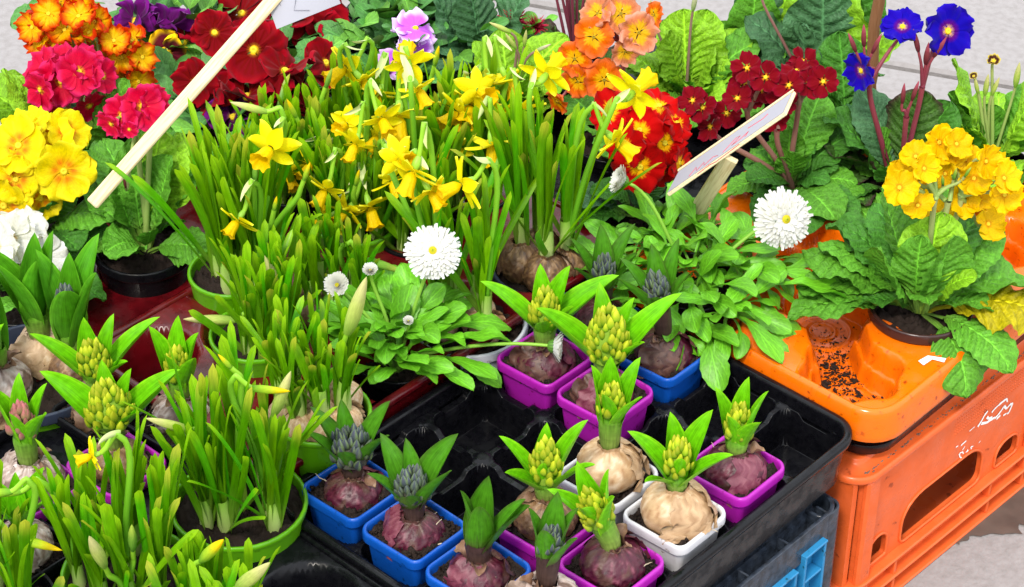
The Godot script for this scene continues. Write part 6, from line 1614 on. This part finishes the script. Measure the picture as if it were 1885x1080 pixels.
	primrose(Vector3(0.4328, 0.0000, -0.1982), 0.05, 0.07, "black", ["primrose_dark", "primrose_mid", "primrose_purple"], 12, 0.95, [[Vector3(0.4714, 0.1913, -0.2182), "blue", 0.03, Vector3(0.2500, 0.4000, 0.8500)], [Vector3(0.4220, 0.1967, -0.2182), "blue", 0.024, Vector3(-0.1000, 0.8500, 0.4500)], [Vector3(0.3789, 0.1534, -0.1982), "blue", 0.024, Vector3(-0.8500, 0.1000, 0.5000)]], "deep blue primrose with purple stems before the pale pavement", 9, {"low": 64.0, "hubs": [Vector3(0.4493, 0.1265, -0.2082), Vector3(0.3891, 0.1396, -0.1982), Vector3(0.4300, 0.1069, -0.1782)], "calyx": "calyx_purple", "stalk": [Color(0.17, 0.025, 0.045), Color(0.24, 0.045, 0.06)], "buds": [[Vector3(0.4497, 0.1556, -0.2082), "bud_purple", Vector3(0.0000, 1.0000, 0.1000), 0.03], [Vector3(0.3790, 0.1841, -0.1982), "bud_purple", Vector3(-0.1000, 1.0000, 0.0000), 0.028], [Vector3(0.3709, 0.1773, -0.1982), "bud_purple", Vector3(-0.4000, 0.9000, 0.0000), 0.026], [Vector3(0.3886, 0.1753, -0.1982), "bud_purple", Vector3(0.3000, 0.9000, 0.0000), 0.026], [Vector3(0.4404, 0.1713, -0.2082), "bud_purple", Vector3(-0.3000, 1.0000, 0.0000), 0.03], [Vector3(0.4234, 0.1243, -0.1782), "bud_purple", Vector3(0.0000, 1.0000, 0.0000), 0.026], [Vector3(0.4337, 0.1278, -0.1782), "bud_purple", Vector3(0.2000, 1.0000, 0.0000), 0.026], [Vector3(0.4576, 0.1645, -0.2082), "bud_purple", Vector3(0.4000, 0.9000, 0.0000), 0.028]], "leaves": [[310, 12, 1.35, "primrose_purple", 6], [330, 16, 1.3, "primrose_dark", 7], [70, 30, 1.15, "primrose_purple", 2], [100, 50, 1.2, "primrose_mid", 3], [40, 46, 1.2, "primrose_mid", 4], [150, 62, 1.0, "primrose_purple", 4], [200, 25, 1.3, "primrose_dark", 2], [240, 15, 1.35, "primrose_blue", 3], [20, 55, 1.1, "primrose_dark", 1]]})
	primrose(Vector3(0.4257, 0.0120, 0.0347), 0.054, 0.075, "brown", ["primrose_mid", "primrose_dark"], 7, 1.05, [[Vector3(0.3825, 0.1775, 0.0616), "gold", 0.019, Vector3(0.2105, 0.8026, 1.1791)], [Vector3(0.4045, 0.1515, 0.0552), "gold", 0.0167, Vector3(-0.2657, 1.1408, 0.7770)], [Vector3(0.4342, 0.1086, 0.0081), "gold", 0.0191, Vector3(-0.0750, 1.0624, 0.3234)], [Vector3(0.4555, 0.1338, 0.0230), "gold", 0.0183, Vector3(0.1485, 0.5657, 0.6345)], [Vector3(0.4877, 0.0999, 0.0141), "gold", 0.0199, Vector3(0.6297, 0.8891, 0.7605)], [Vector3(0.4943, 0.1507, 0.0349), "gold", 0.0194, Vector3(0.3121, 0.5768, 0.9620)], [Vector3(0.4131, 0.1477, 0.0092), "gold", 0.0182, Vector3(0.4811, 0.5699, 0.8312)], [Vector3(0.4276, 0.1959, 0.0085), "gold", 0.0196, Vector3(0.3405, 0.4185, 0.7564)], [Vector3(0.4011, 0.1942, 0.0315), "gold", 0.0167, Vector3(-0.1244, 1.1853, 0.7618)], [Vector3(0.4382, 0.1834, 0.0093), "gold", 0.0184, Vector3(0.0071, 1.3188, 0.7318)], [Vector3(0.4560, 0.1762, 0.0093), "gold", 0.0171, Vector3(0.3432, 0.8119, 1.0281)], [Vector3(0.4717, 0.1880, 0.0309), "gold", 0.0182, Vector3(0.9367, 0.5318, 1.2176)], [Vector3(0.4899, 0.1737, 0.0397), "gold", 0.0187, Vector3(0.4474, 0.7080, 0.5151)], [Vector3(0.4632, 0.1652, 0.0271), "gold", 0.0187, Vector3(0.1229, 0.4761, 0.7229)], [Vector3(0.4439, 0.1977, 0.0142), "gold", 0.0175, Vector3(0.4158, 0.7321, 0.7370)], [Vector3(0.4062, 0.1941, 0.0526), "gold", 0.017, Vector3(0.4543, 0.5428, 0.8233)], [Vector3(0.4363, 0.1644, 0.0181), "gold", 0.0174, Vector3(-0.8329, 0.2365, 0.6159)], [Vector3(0.3894, 0.1747, 0.0335), "gold", 0.0165, Vector3(-0.0354, 0.8949, 0.8635)], [Vector3(0.4876, 0.1632, 0.0065), "gold", 0.0181, Vector3(0.4971, 0.7753, 0.7554)], [Vector3(0.4737, 0.1320, 0.0145), "gold", 0.0189, Vector3(0.3553, 1.0193, 0.5255)]], "golden-yellow primrose in the dark brown pot on the orange tray", 10, {"hubs": [Vector3(0.4390, 0.1426, 0.0347), Vector3(0.4543, 0.1424, 0.0247), Vector3(0.4227, 0.1528, 0.0447)], "leaves": [[100, 4, 1.35, "primrose_bright", 6, 180], [60, 12, 1.2, "primrose_mid", 7, 170], [135, 14, 1.15, "primrose_mid", 8, 190], [195, 46, 1.45, "primrose_mid", 4], [218, 40, 1.45, "primrose_dark", 2], [182, 58, 1.35, "primrose_mid", 5], [232, 30, 1.4, "primrose_mid", 7], [160, 30, 1.2, "primrose_mid", 7, 180], [200, 40, 1.35, "primrose_mid", 2], [175, 62, 1.5, "primrose_mid", 0], [188, 64, 1.35, "primrose_mid", 1], [200, 58, 1.2, "primrose_mid", 3], [40, 76, 1.25, "primrose_mid", 2], [60, 84, 1.2, "primrose_mid", 4], [350, 52, 1.3, "primrose_mid", 5], [10, 62, 1.4, "primrose_yellow", 1], [330, 30, 1.3, "primrose_mid", 2], [215, 32, 1.25, "primrose_dark", 3], [235, 26, 1.3, "primrose_dark", 0], [25, 20, 0.9, "primrose_bright", 4], [300, 20, 1.2, "primrose_dark", 1]], "low": 58.0, "buds": [[Vector3(0.4414, 0.1690, 0.0347), "bud_green", Vector3(0.0000, 1.0000, 0.3000), 0.018], [Vector3(0.4313, 0.1624, 0.0347), "bud_green", Vector3(-0.2000, 1.0000, 0.3000), 0.016], [Vector3(0.4519, 0.1723, 0.0347), "bud_green", Vector3(0.3000, 1.0000, 0.3000), 0.016]]})
	primrose(Vector3(0.5454, 0.0000, -0.2421), 0.05, 0.07, "black", ["primrose_bright", "primrose_mid"], 12, 1.1, [[Vector3(0.5314, 0.1392, -0.2421), "laced", 0.0085, Vector3(0.0000, 0.9000, 0.4000)], [Vector3(0.5122, 0.1195, -0.2421), "laced", 0.005, Vector3(-0.4000, 0.8000, 0.3000)]], "gold-laced primrose with one tiny dark flower at the right edge", 11, {"leaves": [[205, 16, 1.5, "primrose_bright", 6], [0, 14, 1.6, "primrose_bright", 7], [345, 24, 1.6, "primrose_mid", 8], [180, 26, 1.2, "primrose_mid", 7], [150, 50, 1.2, "primrose_mid", 0], [90, 50, 1.2, "primrose_bright", 4]], "buds": [[Vector3(0.5274, 0.0947, -0.2421), "bud_pale", Vector3(0.0000, 1.0000, 0.1000), 0.03], [Vector3(0.5353, 0.0947, -0.2421), "bud_pale", Vector3(0.2000, 1.0000, 0.1000), 0.026], [Vector3(0.5198, 0.0969, -0.2421), "bud_pale", Vector3(-0.3000, 1.0000, 0.1000), 0.024], [Vector3(0.5651, 0.0930, -0.2621), "bud_pale", Vector3(0.0000, 1.0000, 0.1000), 0.035]]})
	primrose(Vector3(-0.0016, 0.0000, -0.3574), 0.05, 0.07, "black", ["primrose_bright"], 12, 0.85, [], "pale lime-green primrose without open flowers at the top centre", 12, {"leaves": [[200, 14, 1.05, "primrose_bright", 0], [250, 10, 1.1, "primrose_bright", 2], [100, 12, 0.9, "primrose_bright", 3], [330, 18, 1.25, "primrose_bright", 4], [20, 26, 1.0, "primrose_bright", 5]], "buds": [[Vector3(0.0047, 0.0855, -0.3574), "bud_pale", Vector3(-0.5000, 0.9000, 0.1000), 0.026], [Vector3(0.0142, 0.0892, -0.3574), "bud_pale", Vector3(0.1000, 1.0000, 0.1000), 0.024], [Vector3(0.0268, 0.0819, -0.3574), "bud_cream", Vector3(0.8000, 0.5000, 0.1000), 0.022], [Vector3(-0.0016, 0.1014, -0.3674), "bud_pale", Vector3(-0.8000, 0.5000, 0.1000), 0.03]], "steep": 10.0, "low": 40.0, "stalk": [Color(0.2, 0.12, 0.09), Color(0.25, 0.15, 0.12)]})
	primrose(Vector3(0.2085, 0.0000, -0.3814), 0.05, 0.07, "black", ["primrose_bright", "primrose_mid"], 16, 0.95, [], "large leafy green primrose behind the crimson flowers", 13, {"leaves": [[290, 10, 1.25, "primrose_bright", 6], [255, 8, 1.25, "primrose_bright", 7], [215, 10, 1.1, "primrose_bright", 8], [340, 30, 1.2, "primrose_bright", 3], [320, 18, 1.2, "primrose_bright", 8], [30, 45, 1.2, "primrose_mid", 4], [90, 40, 1.1, "primrose_mid", 5], [0, 22, 1.3, "primrose_mid", 0], [170, 25, 1.2, "primrose_bright", 1]], "low": 48.0, "buds": [[Vector3(0.1664, 0.1019, -0.3914), "bud_pale", Vector3(-0.2000, 1.0000, 0.0000), 0.03], [Vector3(0.2101, 0.1164, -0.3914), "bud_cream", Vector3(0.1000, 0.9000, 0.1000), 0.03]], "stalk": [Color(0.2, 0.14, 0.1), Color(0.25, 0.15, 0.12)]})
	primrose(Vector3(0.3631, 0.0000, -0.3754), 0.05, 0.07, "black", ["primrose_blue", "primrose_dark"], 7, 1.1, [], "tall dark green primrose leaves at the back left of the blue flowers", 14, {"leaves": [[280, 6, 1.7, "primrose_blue", 6], [300, 12, 1.8, "primrose_dark", 7], [320, 10, 1.8, "primrose_bright", 8], [150, 16, 1.4, "primrose_blue", 6], [200, 20, 1.5, "primrose_blue", 2], [170, 35, 1.2, "primrose_blue", 4], [20, 20, 1.6, "primrose_bright", 0], [60, 45, 1.1, "primrose_blue", 5]], "buds": [[Vector3(0.2852, 0.1542, -0.3754), "bud_purple", Vector3(0.2000, 1.0000, 0.0000), 0.03]], "stalk": [Color(0.2, 0.09, 0.08), Color(0.28, 0.14, 0.12)]})
	primrose(Vector3(0.2897, 0.0000, -0.4243), 0.05, 0.07, "black", ["primrose_bright", "primrose_mid"], 15, 1.0, [], "leafy mid-green primrose between the crimson flowers and the pavement", 17, {"leaves": [[250, 10, 1.3, "primrose_mid", 6], [290, 14, 1.4, "primrose_blue", 7], [330, 22, 1.4, "primrose_bright", 8], [20, 40, 1.2, "primrose_mid", 1], [120, 40, 1.1, "primrose_mid", 3]], "low": 52.0})
	primrose(Vector3(0.3902, 0.0000, -0.3045), 0.05, 0.07, "black", ["primrose_dark", "primrose_purple", "primrose_mid"], 15, 0.95, [], "olive and dark green primrose leaves left of the purple stems", 18, {"leaves": [[250, 10, 1.4, "primrose_dark", 6], [100, 50, 1.1, "primrose_purple", 1], [60, 44, 1.1, "primrose_purple", 2], [30, 36, 1.2, "primrose_mid", 3]], "low": 62.0})
	primrose(Vector3(-0.0346, 0.0000, -0.4493), 0.05, 0.07, "black", ["primrose_blue"], 7, 1.05, [], "blue-green wrinkled primrose leaves at the top edge", 15, {"leaves": [[200, 30, 1.3, "primrose_blue", 6], [250, 12, 1.3, "primrose_blue", 7], [340, 20, 1.3, "primrose_blue", 8], [120, 30, 1.1, "primrose_blue", 2], [20, 35, 1.2, "primrose_blue", 5]]})
	primrose(Vector3(0.0775, 0.0000, -0.4493), 0.05, 0.07, "black", ["primrose_purple"], 5, 0.9, [], "primrose with thick purple-red stalks at the top edge", 16, {"leaves": [[300, 20, 1.2, "primrose_purple", 1]], "buds": [[Vector3(0.0561, 0.1271, -0.4493), "bud_purple", Vector3(0.0000, 1.0000, 0.0000), 0.03], [Vector3(0.0656, 0.1344, -0.4493), "bud_purple", Vector3(0.0000, 1.0000, 0.0000), 0.03], [Vector3(0.0762, 0.1363, -0.4393), "bud_purple", Vector3(0.0000, 1.0000, 0.0000), 0.03], [Vector3(0.0869, 0.1271, -0.4493), "bud_purple", Vector3(0.0000, 1.0000, 0.0000), 0.03], [Vector3(0.0695, 0.1455, -0.4293), "bud_purple", Vector3(0.0000, 1.0000, 0.0000), 0.03], [Vector3(0.0486, 0.1252, -0.4593), "bud_purple", Vector3(0.0000, 1.0000, 0.0000), 0.03], [Vector3(0.0950, 0.1216, -0.4593), "bud_purple", Vector3(0.0000, 1.0000, 0.0000), 0.03], [Vector3(0.0619, 0.1419, -0.4293), "bud_purple", Vector3(0.0000, 1.0000, 0.0000), 0.03]], "stalk": [Color(0.16, 0.03, 0.05), Color(0.2, 0.04, 0.07)], "thick": true})
	pansy(Vector3(-0.3017, 0.0000, -0.3754), 46, 0.085, 1.0, [[Vector3(-0.2967, 0.0943, -0.3404), "wine", 0.034, Vector3(-0.1000, 0.4500, 0.8500), 0.15], [Vector3(-0.3051, 0.0498, -0.3104), "wine", 0.034, Vector3(-0.2000, 0.7500, 0.5000), 0.5], [Vector3(-0.2604, 0.0788, -0.3204), "wine", 0.03, Vector3(0.2000, 0.9500, 0.2000), 0.5], [Vector3(-0.2494, 0.0532, -0.3204), "wine", 0.026, Vector3(0.7000, 0.3000, 0.5000), 0.5], [Vector3(-0.3214, 0.0288, -0.3004), "purple", 0.028, Vector3(-0.4000, 0.5000, 0.4000), 0.5], [Vector3(-0.3406, 0.0495, -0.3204), "wine", 0.026, Vector3(-0.8000, 0.3000, 0.4000), 0.4], [Vector3(-0.3405, 0.1173, -0.3404), "wine", 0.024, Vector3(0.3000, 0.6000, 0.6000), 0.3], [Vector3(-0.2150, 0.0775, -0.3404), "wine", 0.026, Vector3(0.4000, 0.5000, 0.6000), 0.3], [Vector3(-0.3645, 0.0642, -0.3204), "wine", 0.024, Vector3(-0.2000, 0.5000, 0.7000), 0.4], [Vector3(-0.2780, 0.0336, -0.3104), "wine", 0.024, Vector3(0.2000, 0.6000, 0.6000), 0.5], [Vector3(-0.2410, 0.0347, -0.3204), "wine", 0.022, Vector3(0.3000, 0.6000, 0.6000), 0.4]], "wine-red pansy with a yellow eye under the wooden stake", 1, {"pale": 0.35})
	pansy(Vector3(-0.2478, 0.0000, -0.5265), 40, 0.085, 1.0, [[Vector3(-0.2395, 0.0474, -0.4915), "wine", 0.036, Vector3(0.1000, 0.4000, 0.9000), 0.15], [Vector3(-0.3282, 0.0550, -0.4915), "wine", 0.032, Vector3(-0.3000, 0.8000, 0.3000), 0.4], [Vector3(-0.1602, -0.0184, -0.4415), "wine", 0.032, Vector3(0.2000, 0.3000, 0.9000), 0.3], [Vector3(-0.2012, -0.0230, -0.4615), "wine", 0.03, Vector3(-0.2000, 0.3000, 0.8000), 0.4], [Vector3(-0.2519, 0.0625, -0.4915), "wine", 0.03, Vector3(-0.4000, 0.5000, 0.7000), 0.4], [Vector3(-0.2263, 0.0343, -0.4815), "wine", 0.024, Vector3(0.6000, 0.2000, 0.7000), 0.4]], "wine-red pansy behind the white card at the top edge", 2, {})
	pansy(Vector3(-0.4036, 0.0000, -0.4747), 40, 0.08, 1.0, [[Vector3(-0.3898, 0.0363, -0.4397), "wine", 0.032, Vector3(-0.3000, 0.4000, 0.7000), 0.5], [Vector3(-0.3628, 0.0476, -0.4397), "wine", 0.026, Vector3(0.6000, 0.6000, 0.3000), 0.5], [Vector3(-0.4499, 0.0695, -0.4497), "purple", 0.026, Vector3(-0.7500, 0.4000, 0.4000), 0.3], [Vector3(-0.4117, 0.0605, -0.4497), "purple", 0.028, Vector3(0.2000, 0.9000, 0.3000), 0.5], [Vector3(-0.4095, 0.0445, -0.4197), "amber", 0.024, Vector3(0.3000, -0.2000, 0.8000), 0.5], [Vector3(-0.3890, -0.0205, -0.3897), "wine", 0.022, Vector3(0.2000, 0.6000, 0.6000), 0.4]], "purple and yellow pansy mixed with red petals at the top left", 3, {})
	pansy(Vector3(-0.1175, 0.0000, -0.4619), 42, 0.085, 1.05, [[Vector3(-0.1145, 0.0723, -0.4269), "violet", 0.025, Vector3(0.1000, 0.9500, 0.1200), 0.2], [Vector3(-0.1162, 0.0544, -0.4069), "violet", 0.02, Vector3(0.3000, 0.6000, 0.5000), 0.4], [Vector3(-0.1405, 0.0372, -0.4069), "violet", 0.02, Vector3(-0.4000, 0.8000, 0.3000), 0.4]], "pale violet pansy behind the daffodils", 4, {"pale": 0.3})
	pansy(Vector3(-0.3573, 0.0000, -0.3220), 36, 0.075, 0.9, [], "leafy pansy without flowers below the wooden stake", 5, {"pale": 0.35})
	pansy(Vector3(-0.1905, 0.0000, -0.5265), 40, 0.085, 1.1, [], "leafy green pansy without flowers right of the white card", 6, {"pale": 0.5})
	pansy(Vector3(-0.4864, 0.0000, -0.5464), 36, 0.085, 1.3, [], "leafy pansy without flowers above the flame-coloured primrose", 7, {"pale": 0.6})
	pansy(Vector3(-0.3536, 0.0000, -0.5397), 36, 0.08, 1.0, [], "leafy pansy between the stake and the purple petals", 8, {"pale": 0.4})
	pansy(Vector3(-0.0829, 0.0000, -0.5397), 34, 0.08, 1.2, [], "leafy pansy at the top edge left of the blue-green wrinkled leaves", 9, {"pale": 0.4})
	pansy(Vector3(-0.2478, 0.0000, -0.3875), 34, 0.07, 0.9, [], "leafy pansy hidden behind the first daffodil leaves", 10, {"pale": 0.2})
	pansy(Vector3(-0.1666, 0.0000, -0.5935), 36, 0.085, 1.3, [], "leafy pansy at the top edge right of the red petals", 11, {"pale": 0.5})
	daisy(Vector3(-0.1151, 0.0000, 0.1014), 0.048, 90, 1.0, [[Vector3(-0.0780, 0.1281, 0.1014), "open", 0.0285, Vector3(0.0000, 0.7200, 0.7000)], [Vector3(-0.1729, 0.0934, 0.1114), "half", 0.016, Vector3(-0.1000, 0.7000, 0.6000)], [Vector3(-0.1407, 0.1035, 0.1014), "half", 0.01, Vector3(0.0000, 0.9000, 0.3000)], [Vector3(0.0378, 0.0336, 0.1314), "half", 0.02, Vector3(1.0000, -0.0500, 0.1000)], [Vector3(-0.1034, 0.0561, 0.1214), "half", 0.007, Vector3(0.0000, 0.9000, 0.4000)]], "white daisy plant beside the blue hyacinth pot, one flower jutting right", 1, {"spread": 0.036, "dome": 0.02, "low": 38.0, "rosettes": 5, "leaves": [[30, 60, 1.2, 1], [10, 50, 1.3, 3], [50, 64, 1.1, 0], [340, 55, 1.3, 5], [20, 70, 1.2, 6]]})
	daisy(Vector3(0.1911, 0.0100, -0.0106), 0.052, 190, 0.95, [[Vector3(0.2808, 0.0893, -0.0106), "open", 0.0325, Vector3(0.2500, 0.5000, 0.8500)], [Vector3(0.1166, 0.1349, -0.0106), "half", 0.019, Vector3(-0.8500, 0.4500, 0.1000)]], "white daisy plant beside the orange tray, one flower raised on the right", 2, {"spread": 0.085, "dome": 0.022, "low": 76.0, "rosettes": 13, "leaves": [[60, 70, 1.3, 1], [20, 60, 1.5, 3], [0, 72, 1.6, 0], [100, 80, 1.2, 2], [85, 86, 1.3, 4], [40, 82, 1.2, 5], [120, 80, 1.1, 6]]})
	daisy(Vector3(0.0050, 0.0000, -0.4747), 0.045, 20, 0.8, [[Vector3(0.0016, 0.0549, -0.4747), "red", 0.022, Vector3(0.1000, 0.6000, 0.7000)], [Vector3(0.0280, 0.0459, -0.4747), "red", 0.018, Vector3(0.5000, 0.6000, 0.5000)]], "crimson quilled daisy half hidden at the top edge", 3, {"spread": 0.03})
